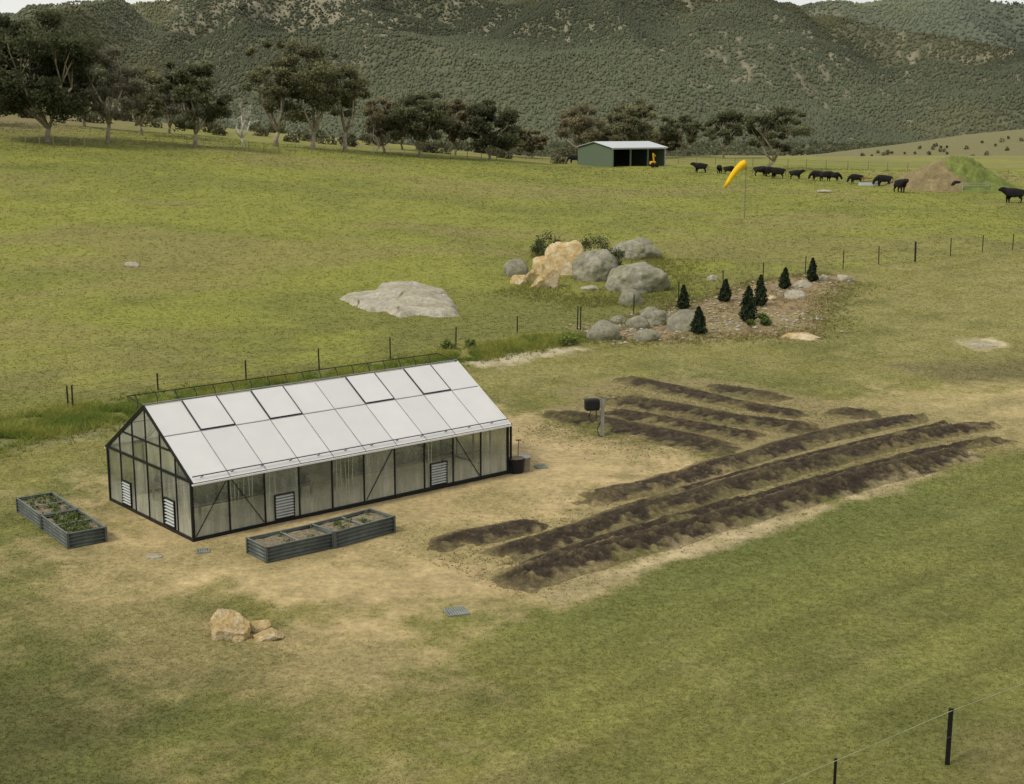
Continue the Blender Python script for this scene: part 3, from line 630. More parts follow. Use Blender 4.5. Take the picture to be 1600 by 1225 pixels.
# ------------------------------------------------------------------ tilled rows
def soilrow(pts,w,label,seed,hh=.17,fade=0):
    P3=[hit(*p) for p in pts];L=[0]
    for a,b in zip(P3[:-1],P3[1:]):L.append(L[-1]+(b-a).length)
    n=int(L[-1]/.08);ss=np.linspace(0,L[-1],n);X=np.interp(ss,L,[p.x for p in P3]);Y=np.interp(ss,L,[p.y for p in P3])
    k=np.ones(31)/31
    X=np.convolve(np.pad(X,15,mode='edge'),k,'valid');Y=np.convolve(np.pad(Y,15,mode='edge'),k,'valid')
    tx=np.gradient(X);ty=np.gradient(Y);l=np.hypot(tx,ty)+1e-6;nx,ny=-ty/l,tx/l;m=37;v=np.linspace(-1,1,m)
    S,Vv=np.meshgrid(ss,v,indexing='ij')
    dend=np.minimum(S,L[-1]-S)
    ww=w*.84*(.8+.4*fbm(ss/1.3,ss*0,3,seed))
    cxx=(fbm(ss/2.5,ss*0+3,3,seed+1)-.5)*.3
    O=Vv*ww[:,None]+cxx[:,None]
    x=X[:,None]+nx[:,None]*O;y=Y[:,None]+ny[:,None]*O
    f=fbm(x*4,y*4,4,seed+2);f2=fbm(x*.55,y*.55,3,seed+3);f4=fbm(x*1.4,y*1.4,3,seed+4);f6=fbm(x*9,y*9,2,seed+6)
    ee=sst(0,2.0,dend+(f4-.5)*2.4)
    prof=np.clip(1-np.abs(Vv)**1.4,0,1)*ee
    z=tz(x.ravel(),y.ravel()).reshape(x.shape)+prof*hh*1.15*(.25+1.3*f)*(.6+.7*f4)+(f6-.5)*.1*(prof*.8+.05)-.014-.05*np.abs(Vv)**6-.05*(1-ee)
    g0,_,_=gcol(x.ravel(),y.ravel())
    ed=sst(.38,.88,np.abs(Vv)+(f4-.5)*.8+(f-.5)*.9).ravel()
    pt=sst(.5,.68,f2*.5+f4*.5).ravel()*(.12+.7*fade)
    fine=sst(.55,.7,f*.4+f6*.6).ravel()*.4
    bl=np.clip(1-(1-ed)*(1-pt)*(1-fine)*ee.ravel(),0,1)
    dark=C(.066,.049,.033)[None]*(.45+1.1*f.ravel()[:,None])
    cc=dark*(1-bl[:,None])+(g0*.95)*bl[:,None]
    i,j=np.meshgrid(np.arange(n-1),np.arange(m-1),indexing='ij');a=(i*m+j).ravel()
    o=npmesh('soil_bed',np.stack([x,y,z],2).reshape(-1,3),np.stack([a+m,a+m+1,a+1,a],1)[:,::-1],M['soil'],None,cc,True)
    tag(o,label,'garden bed','tilled soil rows beside the greenhouse')
soilrow([(750,930),(860,893),(1000,850),(1200,793),(1360,745),(1535,703)],1.3,'darkest long soil row nearest the lower lawn edge',101,.26,.0)
soilrow([(760,905),(850,877),(1000,829),(1150,788),(1300,747),(1440,709),(1598,683)],.62,'thin long soil row second from the lower lawn edge',102,.18,.5)
soilrow([(735,884),(880,838),(1000,801),(1200,744),(1400,689),(1562,660)],1.1,'long soil row third from the lower lawn edge',103,.22,.2)
soilrow([(645,864),(740,838),(895,809)],1.1,'short soil patch at the left end of the uppermost long row',104,.18,.2)
soilrow([(885,791),(1050,751),(1180,711),(1300,679),(1455,648)],1.15,'uppermost long soil row meeting the short rows',105,.18,.35)
soilrow([(905,814),(1050,774),(1200,730),(1340,694),(1500,657)],.5,'faint thin soil row between the two upper long rows',112,.12,.9)
soilrow([(838,641),(950,662),(1040,682),(1110,698),(1172,709)],1.6,'short soil row nearest the grey utility post',106,.2,.15)
soilrow([(918,638),(1010,655),(1100,670),(1215,689)],1.4,'second short soil row behind the utility post',107,.2,.2)
soilrow([(922,618),(1040,637),(1150,656),(1305,677)],1.7,'third short soil row behind the utility post',108,.2,.2)
soilrow([(948,587),(1060,610),(1150,632),(1280,655)],1.25,'fourth and thin short soil row with a faint left end',109,.17,.4)
soilrow([(1085,601),(1160,613),(1245,628)],1.6,'soil patch at the top of the short rows',110,.18,.2)
soilrow([(1262,637),(1330,646),(1402,654)],1.6,'small soil patch at the right end of the short rows',111,.17,.4)
N=4000;xs,ys=band([(760,915),(1000,845),(1300,760),(1560,690)],N//2,1.4,0.9);x2,y2=band([(870,650),(1100,690)],N//4,1.5,-1);x3,y3=band([(950,610),(1300,665)],N//4,1.8)
x=np.concatenate([xs,x2,x3]);y=np.concatenate([ys,y2,y3]);chips('soil_clods',x,y,RNG.uniform(.01,.03,len(x)),M['clod'],'loose clods scattered between the tilled rows','soil')
x,y=np.concatenate([band([(760,912),(1000,838),(1300,755),(1560,688)],5000,1.8,.9),band([(880,650),(1180,690)],2500,2.2,-.5),band([(950,610),(1300,662)],2500,2.4)],1)
o=tufts('dry_bed_grass',x,y,np.full(len(x),.07),np.full(len(x),.03),C(.28,.24,.11)*RNG.uniform(.5,1.2,(len(x),1)),3);tag(o,'dry straw tufts between the tilled soil rows','grass',None,'stuff')
# ------------------------------------------------------------------ greenhouse
GL,GWd,EV,RH=12.38,5.9,1.87,3.67;ROT=math.atan2(.6478,.7617);G0=Vector((-9.59,38.58,0))
G0.z=float(np.mean([tz(-9.59,38.58),tz(-.16,46.6),tz(-13.4,43.07)]))
gh=empty('greenhouse',G0,ROT,'long black framed greenhouse with white polycarbonate gable roof','greenhouse')
nb=10;bw=GL/nb;hw=GWd/2
MB().box(.04,.04,-.3,GL-.04,GWd-.04,.03).build('floor',M['floor'],gh)
for yy in (0,GWd):
    MB().bar((0,yy,.06),(GL,yy,.06),.07,.12).build('base_rail',M['black'],gh);MB().bar((0,yy,EV),(GL,yy,EV),.07,.09).build('eave_beam',M['black'],gh)
for xx in (0,GL):
    MB().bar((xx,.06,.05),(xx,GWd-.06,.05),.065,.11).build('base_rail',M['black'],gh)
for yy in (0,GWd):
    for i in range(nb+1):MB().bar((i*bw,yy+(.003 if i else 0),-.15),(i*bw,yy,EV-.04),.045 if 0<i<nb else .08).build('wall_post',M['black'],gh)
for xx in (0,GL):
    m=MB();m.bar((xx,.05,EV),(xx,GWd-.05,EV),.06,.08)
    for k in range(1,6):
        yy=k*GWd/6;zt=EV+(RH-EV)*(1-abs(yy-hw)/hw);m.bar((xx,yy,.1),(xx,yy,zt-.04),.045)
    m.bar((xx,-.02,EV),(xx,hw,RH),.06,.09);m.bar((xx,GWd+.02,EV),(xx,hw,RH),.06,.09)
    m.bar((xx,1.3,EV+.72),(xx,GWd-1.3,EV+.72),.045,.05)
    m.build('gable_frame',M['black'],gh)
for i in (0,1,5,8):
    a,b=(i*bw+.08,(i+1)*bw-.06)
    if i in(1,8):a,b=b,a
    MB().bar((a,-.012,.15),(b,-.012,EV-.12),.02).build('brace',M['black'],gh)
    MB().bar((i*bw+.03,.03,1.05),((i+1)*bw-.03,.03,1.05),.025).build('mid_rail',M['black'],gh)
for i in range(1,nb):
    m=MB()
    m.bar((i*bw,0.05,EV-.02),(i*bw,hw,RH-.09),.03,.05);m.bar((i*bw,GWd-.05,EV-.02),(i*bw,hw,RH-.09),.03,.05)
    m.bar((i*bw,.06,EV),(i*bw,GWd-.06,EV),.025);m.build('rafter',M['black'],gh)
for yy in (.012,GWd-.012):
    for i in range(nb):
        MB().box(i*bw+.03,yy-.004,.12,(i+1)*bw-.03,yy+.004,EV-.05).build('wall_pane',M['pwall'],gh)
for xx in (.012,GL-.012):
    for k in range(6):
        y0=k*GWd/6+.025;y1=(k+1)*GWd/6-.025
        MB().box(xx-.004,y0,.1,xx+.004,y1,EV-.04).build('wall_pane',M['pwall'],gh)
        zt=lambda yy:EV+(RH-EV)*(1-abs(yy-hw)/hw)-.05
        MB().add([(xx-.004,y0,EV+.03),(xx-.004,y1,EV+.03),(xx-.004,y1,max(zt(y1),EV+.03)),(xx-.004,y0,max(zt(y0),EV+.03)),(xx+.004,y0,EV+.03),(xx+.004,y1,EV+.03),(xx+.004,y1,max(zt(y1),EV+.03)),(xx+.004,y0,max(zt(y0),EV+.03))],[(0,1,2,3),(7,6,5,4),(0,4,5,1),(1,5,6,2),(2,6,7,3),(3,7,4,0)]).build('gable_pane',M['pwall'],gh)
ov=.12;nrm_f=Vector((0,-(RH-EV),hw)).normalized()
def rp(x,t,s,lift=.05):
    p=Vector((x,-ov+(hw+ov)*t,EV-ov*(RH-EV)/hw+(RH-EV+ov*(RH-EV)/hw)*t))+nrm_f*lift
    if s:p.y=GWd-p.y
    return p
def slab(x0,x1,t0,t1,s,l0,l1,mat,name,parent=None):
    q=[rp(x0,t0,s,l0),rp(x1,t0,s,l0),rp(x1,t1,s,l0),rp(x0,t1,s,l0),rp(x0,t0,s,l1),rp(x1,t0,s,l1),rp(x1,t1,s,l1),rp(x0,t1,s,l1)]
    return MB().add(q,[(0,3,2,1),(4,5,6,7),(0,1,5,4),(1,2,6,5),(2,3,7,6),(3,0,4,7)]).build(name,mat,parent or gh)
vents={1,3,6,8}
for s in (0,1):
    for i in range(nb):
        slab(i*bw+.014,(i+1)*bw-.014,.005,.585,s,.05,.064,M['proof'],'roof_pane')
        if s==0 and i in vents:
            v=MB();x0,x1=i*bw+.02,(i+1)*bw-.02
            for a,b in ((rp(x0,.6,s,.085),rp(x1,.6,s,.085)),(rp(x0,.6,s,.085),rp(x0,.99,s,.085)),(rp(x1,.6,s,.085),rp(x1,.99,s,.085))):v.bar(a,b,.022,.035,nrm_f)
            vo=v.build('roof_vent',M['black'],gh);slab(x0+.013,x1-.013,.606,.99,s,.072,.086,M['proof'],'vent_pane',vo)
        else:slab(i*bw+.014,(i+1)*bw-.014,.6,.99,s,.05,.064,M['proof'],'roof_pane')
for s in (0,1):
    for i in range(1,nb):MB().bar(rp(i*bw,.003,s,.052),rp(i*bw,.98,s,.052),.026,.035,nrm_f).build('glazing_bar',M['grey'],gh)
    MB().bar(rp(0,.5925,s,.052),rp(GL,.5925,s,.052),.03,.03,nrm_f).build('purlin',M['grey'],gh)
    for xx in (-.02,GL+.02):MB().bar(rp(xx,0,s,.045),rp(xx,1,s,.045),.04,.045,nrm_f).build('barge_trim',M['black'] if xx<0 else M['trimw'],gh)
MB().bar((-.03,hw,RH+.09),(GL+.03,hw,RH+.09),.07,.025).build('ridge_cap',M['grey'],gh)
for s in (0,1):
    a,b=rp(-.04,-.008,s,.02),rp(GL+.04,-.008,s,.02);MB().bar(a,b,.07,.05).build('gutter',M['trimw'],gh)
def rail(pts,nbk,drop,name):
    m=MB();a,b=Vector(pts[0]),Vector(pts[1]);m.tube([a,b],.017,6);ro=m.build(name,M['black'],gh)
    for k in range(nbk):
        p=a.lerp(b,(k+.35)/nbk);bm_=MB();bm_.tube([p,p+Vector(drop)*.5+Vector((.05,0,.0)),p+Vector(drop)],.014,5);bm_.build('bracket',M['black'],ro)
a,b=rp(.03,.05,0,.16),rp(GL-.03,.05,0,.16);rail((a,b),12,(-.12,.09,-.1),'eave_rail')
rail(((0,hw+1.15,RH+.18),(GL,hw+1.15,RH+.18)),18,(0,-.14,-.4),'vent_rail')
MB().tube([(-.02,hw,RH+.05),(-.02,hw+1.15,RH+.18)],.017).build('rail_end',M['black'],gh);MB().tube([(GL,hw,RH+.05),(GL,hw+1.15,RH+.18)],.017).build('rail_end',M['black'],gh)
MB().tube([(GL+.1,-.06,EV-.02),(GL+.1,-.06,.0)],.045,8).build('downpipe',M['black'],gh)
def louvre(along,c,w=.62,z0=.42,z1=1.12):
    def bx(mm,a0,a1,d0,d1,za,zb):
        if along=='x':mm.box(a0,d0,za,a1,d1,zb)
        else:mm.box(d0,a0,za,d1,a1,zb)
    fr=MB()
    bx(fr,c-w/2-.03,c-w/2,-.05,.02,z0-.03,z1+.03);bx(fr,c+w/2,c+w/2+.03,-.05,.02,z0-.03,z1+.03)
    bx(fr,c-w/2,c+w/2,-.05,.02,z1,z1+.03);bx(fr,c-w/2,c+w/2,-.05,.02,z0-.03,z0)
    fo=fr.build('louvre_vent',M['black'],gh)
    n=8
    for k in range(n):
        zz=z0+(z1-z0)*(k+.5)/n;s=MB()
        q=[(c-w/2+.005,-.055,zz-.022),(c+w/2-.005,-.055,zz-.022),(c+w/2-.005,-.012,zz+.01),(c-w/2+.005,-.012,zz+.01)]
        if along!='x':q=[(p[1],p[0],p[2]) for p in q]
        s.add(q,[(0,1,2,3)]);so=s.build('slat',M['white'],fo)
        md=so.modifiers.new('s','SOLIDIFY');md.thickness=.006
louvre('x',2.55*bw,.66,.17,.92);louvre('x',7.48*bw,.66,.17,.92)
louvre('y',4.62*GWd/6,.6,.17,.92);louvre('y',1.5*GWd/6,.62,.17,1.0)
for bay in (1,4,2,7):
    m=MB()
    for k in range(6 if bay in(1,4) else 3):
        xx=bay*bw+.15+k*.16;m.tube([(xx,.2,EV-.05),(xx+random.uniform(-.05,.05),.2,.9),(xx+random.uniform(-.1,.1),.2,.1)],.013,4)
    m.build('hanging_string',M['string'],gh)
def inlocal(x,y,z=0.03):
    return G0+Vector((x*math.cos(ROT)-y*math.sin(ROT),x*math.sin(ROT)+y*math.cos(ROT),z))
for (lx,ly,ln,lab) in ((.8,1.2,4.2,'timber planting bench inside the near half of the greenhouse'),(6.2,1.2,4.8,'timber planting bench inside the far half of the greenhouse'),(1.0,4.2,10,'long timber planting bench along the back wall inside the greenhouse')):
    b=empty('planting_bench',inlocal(lx,ly),ROT,lab,'bench','benches inside the greenhouse')
    MB().box(0,0,.62,ln,.8,.68).build('bench_top',M['timber'],b)
    for xx in (.05,ln-.1):
        for yy in (.03,.72):MB().box(xx,yy,0,xx+.06,yy+.06,.62).build('leg',M['timber'],b)
    for k in range(int(ln/.6)):
        tr_=MB().box(.1+k*.6,.1,.683,.55+k*.6,.7,.76).build('seed_tray',M['box'],b)
        g=np.random.default_rng(k+int(lx*10));n=110;cen=np.stack([g.uniform(.12+k*.6,.53+k*.6,n),g.uniform(.12,.68,n),.76+g.uniform(0,.35,n)**1.2],1)
        V,F,cc=leafmesh(cen,0,.06,np.tile(C(.08,.12,.035),(n,1))*g.uniform(.6,1.4,(n,1)));npmesh('seedlings',V,F,M['leaf'],tr_,cc)
tb=empty('watering_can',inlocal(9.0,.55),ROT,'small red watering can just inside the front wall near the far louvre','watering can')
MB().tube([(0,0,0),(0,0,.28),(0,0,.3)],[.13,.12,.05],12).build('body',M['red'],tb,True);MB().tube([(.1,0,.08),(.22,0,.22),(.3,0,.36)],[.025,.02,.03],8).build('spout',M['red'],tb);MB().tube([(-.1,0,.1),(-.2,0,.2),(-.12,0,.34),(0,0,.32)],.012,6).build('handle',M['red'],tb)
# ------------------------------------------------------------------ raised beds
n=NT('bed_soil');f=n.noise(9,5,.7);n.bump(f,.8,.05);M['soilbed']=n.fin(n.ramp(f,[(.3,(.08,.065,.042)),(.5,(.19,.16,.105)),(.7,(.3,.26,.18))]),.95)
def raised(corner,rot,Lx,Ly,label,seed,h=.48,plants=100):
    g=np.random.default_rng(seed);b=empty('raised_bed',corner,rot,label,'raised bed','dark ribbed steel raised beds around the greenhouse')
    def wall(nm,p,q,outward):
        p=Vector(p);q=Vector(q);o=Vector(outward)
        rows=22;vs=[];fs=[]
        for i in (0,1):
            for r in range(rows):
                zz=h*r/(rows-1);off=.024*math.sin(r*2*math.pi/5)
                vs.append((p if i==0 else q)+o*off+Vector((0,0,zz)))
        for r in range(rows-1):fs.append((r,rows+r,rows+r+1,r+1))
        w=MB().add(vs,fs).build(nm,M['darkbed'],b,True);md=w.modifiers.new('s','SOLIDIFY');md.thickness=.012
    wall('side_panel',(0,0,0),(Lx,0,0),(0,-1,0));wall('side_panel',(Lx,Ly,0),(0,Ly,0),(0,1,0))
    wall('end_panel',(Lx,0,0),(Lx,Ly,0),(1,0,0));wall('end_panel',(0,Ly,0),(0,0,0),(-1,0,0))
    for (x,y) in ((0,0),(Lx,0),(Lx,Ly),(0,Ly)):MB().box(x-.035,y-.035,-.05,x+.035,y+.035,h+.025).build('corner_post',M['darkbed'],b)
    for p_,q_ in (((.035,0,h+.01),(Lx-.035,0,h+.01)),((.035,Ly,h+.01),(Lx-.035,Ly,h+.01)),((0,.035,h+.011),(0,Ly-.035,h+.011)),((Lx,.035,h+.011),(Lx,Ly-.035,h+.011))):MB().bar(p_,q_,.04,.03).build('rim',M['rim'],b)
    if Lx>Ly:MB().bar((Lx*.5,.02,h-.02),(Lx*.5,Ly-.02,h-.02),.04,.03).build('cross_brace',M['galv'],b)
    else:MB().bar((.02,Ly*.5,h-.02),(Lx-.02,Ly*.5,h-.02),.04,.03).build('cross_brace',M['galv'],b)
    nx,ny=30,24;X,Y=np.meshgrid(np.linspace(.02,Lx-.02,nx),np.linspace(.02,Ly-.02,ny),indexing='ij');Z=h-.13+.09*fbm(X*4+seed,Y*4,3,seed)
    i,j=np.meshgrid(np.arange(nx-1),np.arange(ny-1),indexing='ij');a=(i*ny+j).ravel();so=npmesh('soil',np.stack([X,Y,Z],2).reshape(-1,3),np.stack([a+ny,a+ny+1,a+1,a],1)[:,::-1],M['soilbed'],b,None,True)
    P_=[]
    for k in range(plants):
        c0=np.array([g.uniform(.15,Lx-.15),g.uniform(.12,Ly-.12),h-.08]);m_=16;P_.append(c0+g.normal(0,1,(m_,3))*np.array([.06,.06,.035])+[0,0,.04])
    P_=np.vstack(P_);V,F,cc=leafmesh(P_,0,.045,np.tile(C(.12,.16,.05),(len(P_),1))*g.uniform(.4,1.5,(len(P_),1)));npmesh('seedlings',V,F,M['leaf'],so,cc)
def dirrot(p,q):return math.atan2(q.y-p.y,q.x-p.x)
p=hit(417,880);q=hit(520,857);raised(p,dirrot(p,q),(q-p).length*1.0,1.15,'near left ribbed raised bed in front of the greenhouse with dry soil',1,.46,4)
p2=hit(524,857);q2=hit(616,832);raised(p2,dirrot(p2,q2),(q2-p2).length,1.15,'far right ribbed raised bed in front of the greenhouse with weeds',2,.5,14)
rl=math.radians(37);A0=hit(107,858);up=Vector((-math.sin(rl),math.cos(rl),0))
raised(A0,rl,1.15,2.35,'nearer ribbed raised bed left of the greenhouse full of green seedlings',3,.46,80)
raised(A0+up*2.45,rl,1.15,2.35,'farther ribbed raised bed left of the greenhouse with bare soil corner',4,.46,35)
# ------------------------------------------------------------------ utility post
p=hit(941,682);pm=pxm(p);H_=62/pm
u=empty('utility_post',p,.2,'grey steel post with black reel box beside the tilled rows','post')
MB().box(-.06,-.05,-.2,.06,.05,H_).build('post',M['galv'],u);MB().box(-.065,-.055,H_+.002,.065,.055,H_+.015).build('post_cap',M['black'],u)
hr_=MB().box(-.74,-.2,H_-.5,-.14,.2,H_-.02).build('hose_reel',M['box'],u,False,.1);MB().box(-.14,-.04,H_-.35,-.062,.04,H_-.25).build('bracket',M['galv'],hr_)
MB().tube([(-.3,-.1,H_-.5),(-.28,-.15,H_*.5),(-.45,-.1,H_*.38),(-.58,-.05,H_*.5),(-.5,0,H_-.5)],.02,6).build('hose',M['box'],hr_,True)
MB().tube([(-.1,-.08,H_*.4),(-.25,-.1,.3),(-.15,-.1,.05),(.0,-.1,.02)],.018,6).build('hose_tail',M['box'],u,True)
p=hit(806,738);t=empty('planter_tub',p,0,'round dark tub standing at the far end of the greenhouse','tub')
MB().tube([(0,0,0),(0,0,.5),(0,0,.52)],[.26,.33,.34],18).build('tub_wall',M['box'],t);MB().tube([(0,0,.53),(0,0,.545)],[.3,.3],18).build('soil',M['soilbed'],t)
p=hit(819,735);t=empty('wire_basket',p,0,'small grey bin right of the dark tub','bin');MB().tube([(0,0,0),(0,0,.5)],[.2,.24],14).build('bin_wall',M['timber'],t);MB().tube([(0,0,.5),(0,0,.53)],[.25,.25],14).build('rim',M['galv'],t)
p=hit(809,737)+Vector((0,.15,0));t=empty('spade',p,0,'upright spade with wooden shaft behind the dark tub','spade')
MB().tube([(0,0,.3),(.03,0,1.12)],.02,6).build('shaft',M['timber'],t);MB().tube([(-.07,0,1.14),(.13,0,1.14)],.025,6).build('handle',M['rust'],t);MB().bar((0,0,0),(0,0,.32),.18,.01).build('blade',M['galv'],t)
def drain(px,py,w,label):
    p=hit(px,py);s=w/pxm(p);d=empty('drain_grate',p+Vector((0,0,.0)),.3,label,'drain','pit lids set in the dirt')
    MB().box(-s/2,-s/2,0,s/2,-s/2+.04,.05).box(-s/2,s/2-.04,0,s/2,s/2,.05).box(-s/2,-s/2+.041,0,-s/2+.04,s/2-.041,.05).box(s/2-.04,-s/2+.041,0,s/2,s/2-.041,.05).build('frame',M['plastic'],d)
    m=MB();k=-s/2+.07
    while k<s/2-.06:m.box(k,-s/2+.045,.01,k+.05,s/2-.045,.045);k+=.065
    m.build('grille',M['plastic'],d);MB().box(-s/2+.04,-s/2+.04,-.02,s/2-.04,s/2-.04,.005).build('pit',M['darkbed'],d)
drain(713,957,34,'square grey pit lid in the grass below the front beds');drain(317,862,20,'small pit lid at the near corner of the greenhouse');drain(845,730,18,'small pit lid right of the tub at the far end')
# ------------------------------------------------------------------ shed
p=hit(957,261);s=empty('farm_shed',p,math.radians(30),'open fronted sage green farm shed with white gable roof behind the paddock','shed')
L_=88/pxm(p)/math.cos(math.radians(30));Dp=50/pxm(p)/math.sin(math.radians(30));Eh=29/pxm(p);Rh=Eh+8.5/pxm(p)
MB().add([(0,0,-.5),(0,Dp,-.5),(0,Dp,Eh),(0,Dp/2,Rh),(0,0,Eh)],[(0,1,2,3,4)]).build('end_wall',M['green'],s)
MB().add([(L_,0,-.5),(L_,Dp,-.5),(L_,Dp,Eh),(L_,Dp/2,Rh),(L_,0,Eh)],[(4,3,2,1,0)]).build('end_wall',M['green'],s)
MB().box(0.02,Dp-.05,-.5,L_-.02,Dp,Eh).build('back_wall',M['inner'],s);MB().box(.05,.05,-.5,L_-.05,Dp-.06,.02).build('floor',M['inner'],s)
for yy in (0,1):
    y0,y1=(-.35,Dp/2) if yy==0 else (Dp+.35,Dp/2);z0=Eh-.35*(Rh-Eh)/(Dp/2)
    ro_=MB().add([(-.3,y0,z0+.05),(L_+.3,y0,z0+.05),(L_+.3,y1,Rh+.05),(-.3,y1,Rh+.05),(-.3,y0,z0+.12),(L_+.3,y0,z0+.12),(L_+.3,y1,Rh+.12),(-.3,y1,Rh+.12)],[(0,3,2,1),(4,5,6,7),(0,1,5,4),(1,2,6,5),(3,0,4,7)]).build('roof',M['roofw'],s)
    if yy==0:MB().box(-.2,-.2,Eh-.18,L_+.2,-.05,Eh-.02).build('gutter',M['roofw'],ro_)
for k in range(4):
    xx=.08+k*(L_-.16)/3;MB().box(xx-.1,-.05,-.5,xx+.1,.15,Eh-.2).build('post',M['galv'] if k==3 else M['green'],s)
ld=empty('loader',hit(1021,262)+Vector((0,1.0,0)),math.radians(30),'yellow machine with raised arm parked in the right bay of the shed','machine')
MB().box(-.4,-.3,.45,.4,.4,.95).build('body',M['yellow'],ld,False,.08);MB().bar((.2,0,.9),(.0,0,2.2),.16).bar((0,0,2.15),(.5,0,1.7),.12).build('arm',M['yellow'],ld)
for xx in (-.35,.45):MB().tube([(xx,-.55,.38),(xx,-.35,.38)],[.38,.38],14).build('wheel',M['box'],ld)
# ------------------------------------------------------------------ windsock
p=hit(1163,342);H_=z_for(p,252)-p.z
w=empty('windsock',p,0,'yellow windsock drooping left from a thin grey pole','windsock')
MB().tube([(0,0,-.2),(0,0,H_*.5),(0,0,H_)],[.06,.05,.04],8).build('pole',M['timber'],w)
MB().tube([(-.05,.33*math.cos(a_),H_-.15+.36*math.sin(a_)) for a_ in np.linspace(0,6.283,17)],.02,5).build('hoop',M['galv'],w)
cx=[(-.05,H_-.15),(-.45,H_-.35),(-.95,H_-.85),(-1.4,H_-1.45),(-1.75,H_-2.05),(-2.15,H_-2.65)]
MB().tube([(a_,.0,b2) for a_,b2 in cx],[.37,.38,.33,.28,.24,.17],14).build('sock',M['sock'],w,True)
# ------------------------------------------------------------------ cattle
def cow_mesh(pose):
    V=[];R=[];E=[]
    def v(x,y,z,r,par=None):
        V.append((x,y,z));R.append(r)
        if par is not None:E.append((par,len(V)-1))
        return len(V)-1
    pel=v(-.66,0,.95,.37);loin=v(-.25,0,.88,.42,pel);ch=v(.25,0,.86,.45,loin);sh=v(.62,0,.96,.36,ch)
    if pose=='graze':
        n1=v(.95,0,.82,.25,sh);h=v(1.18,0,.45,.17,n1);mz=v(1.28,0,.18,.12,h)
        ear=[(1.04,.24,.56),(1.04,-.24,.56)]
    elif pose=='up':
        n1=v(.94,0,1.13,.26,sh);h=v(1.16,0,1.22,.18,n1);mz=v(1.42,0,1.06,.12,h);ear=[(1.07,.28,1.28),(1.07,-.28,1.28)]
    else:
        n1=v(.92,.06,1.04,.26,sh);h=v(1.12,.16,1.02,.18,n1);mz=v(1.34,.28,.84,.12,h);ear=[(.95,.38,1.08),(1.12,-.06,1.1)]
    for e in ear:v(*e,.045,h)
    for s_ in (1,-1):
        d=.07 if s_>0 else -.05
        a=v(-.68,.2*s_,.66,.2,pel);b=v(-.56+d*.5,.2*s_,.5,.14,a);c=v(-.78+d,.2*s_,.32,.08,b);e=v(-.7+d,.2*s_,.1,.06,c);v(-.66+d,.2*s_,.02,.07,e)
        a=v(.5,.19*s_,.58,.17,ch);c=v(.52-d,.18*s_,.33,.09,a);e=v(.5-d,.18*s_,.1,.06,c);v(.54-d,.18*s_,.02,.07,e)
    t1=v(-.99,0,1.05,.08,pel);t2=v(-1.1,0,.82,.035,t1);t3=v(-1.1,0,.5,.03,t2);v(-1.09,0,.34,.045,t3)
    me=bpy.data.meshes.new('cow');me.from_pydata(V,E,[]);o=bpy.data.objects.new('tmp',me);COL.objects.link(o)
    sk=o.modifiers.new('s','SKIN');sk.use_smooth_shade=True
    for i,r in enumerate(R):me.skin_vertices[0].data[i].radius=(r,r)
    me.skin_vertices[0].data[0].use_root=True
    o.modifiers.new('u','SUBSURF').levels=2
    bpy.context.view_layer.update();dg=bpy.context.evaluated_depsgraph_get();m2=bpy.data.meshes.new_from_object(o.evaluated_get(dg))
    bpy.data.objects.remove(o);m2.name='cow';m2.materials.clear();m2.materials.append(M['cow']);return m2
CM={k:cow_mesh(k) for k in ('graze','up','side')}
cows=[(897,255,1.0,180,'graze','black cow grazing alone left of the green shed'),(953,258,.8,175,'graze','black cow grazing at the front left corner of the shed'),
(1094,270,1.05,180,'up','black cow standing just right of the shed'),(1124,271,.9,250,'side','black cow facing away between the shed and the windsock'),(1139,272,.85,10,'graze','black cow grazing just left of the windsock'),
(1188,275,1.0,0,'graze','black cow grazing first to the right of the windsock'),(1203,276,1.0,170,'side','black cow standing in the middle of the trio right of the windsock'),(1214,279,1.1,185,'up','black cow at the front right of the trio by the windsock'),
(1243,280,.9,0,'up','black cow alone between the trio and the three grazing cows'),(1277,282,.95,180,'graze','leftmost of the three grazing cows in the middle of the herd'),(1289,283,.95,10,'side','centre one of the three cows in the middle of the herd'),(1303,283,.85,0,'graze','rightmost of the three grazing cows in the middle of the herd'),
(1337,287,.9,180,'graze','black cow grazing left of the pale feed trough'),(1380,291,1.05,170,'graze','black cow eating right of the pale feed trough'),(1406,301,1.2,285,'up','black cow facing the camera in front of the grassy mound'),
(1497,299,.95,200,'graze','black cow grazing at the foot of the grassy mound'),(1583,317,1.25,175,'up','largest black cow at the right edge of the picture')]
for (px,py,sc,rz,po,lab) in cows:
    o=bpy.data.objects.new('cow',CM[po]);COL.objects.link(o);o.location=hit(px,py);o.rotation_euler=(0,0,math.radians(rz));o.scale=(sc,sc,sc*1.08);tag(o,lab,'cow','black cattle at the far side of the paddock')
p=hit(1358,290);t=empty('feed_trough',p,.1,'pale feed trough with a rusty hay ring among the cattle','trough')
MB().box(-1.3,-.35,.0,1.3,.35,.08).box(-1.3,-.35,.08,1.3,-.27,.4).box(-1.3,.27,.08,1.3,.35,.4).box(-1.3,-.27,.08,-1.22,.27,.4).box(1.22,-.27,.08,1.3,.27,.4).build('basin',M['roofw'],t)
MB().tube([(math.cos(a_)*.7,1.2+math.sin(a_)*.7,.9) for a_ in np.linspace(0,6.283,15)],.05,5).tube([(math.cos(a_)*.7,1.2+math.sin(a_)*.7,.4) for a_ in np.linspace(0,6.283,15)],.05,5).build('hay_ring',M['rust'],t)
p=hit(1500,301);pm=pxm(p);sx=92/pm;hz=48/pm;nx,ny=130,90
X,Y=np.meshgrid(np.linspace(-1.1,1.1,nx),np.linspace(-1.1,1.1,ny),indexing='ij')
nn=fbm(X*3,Y*3,4,12);n6=fbm(X*9,Y*9,4,14)
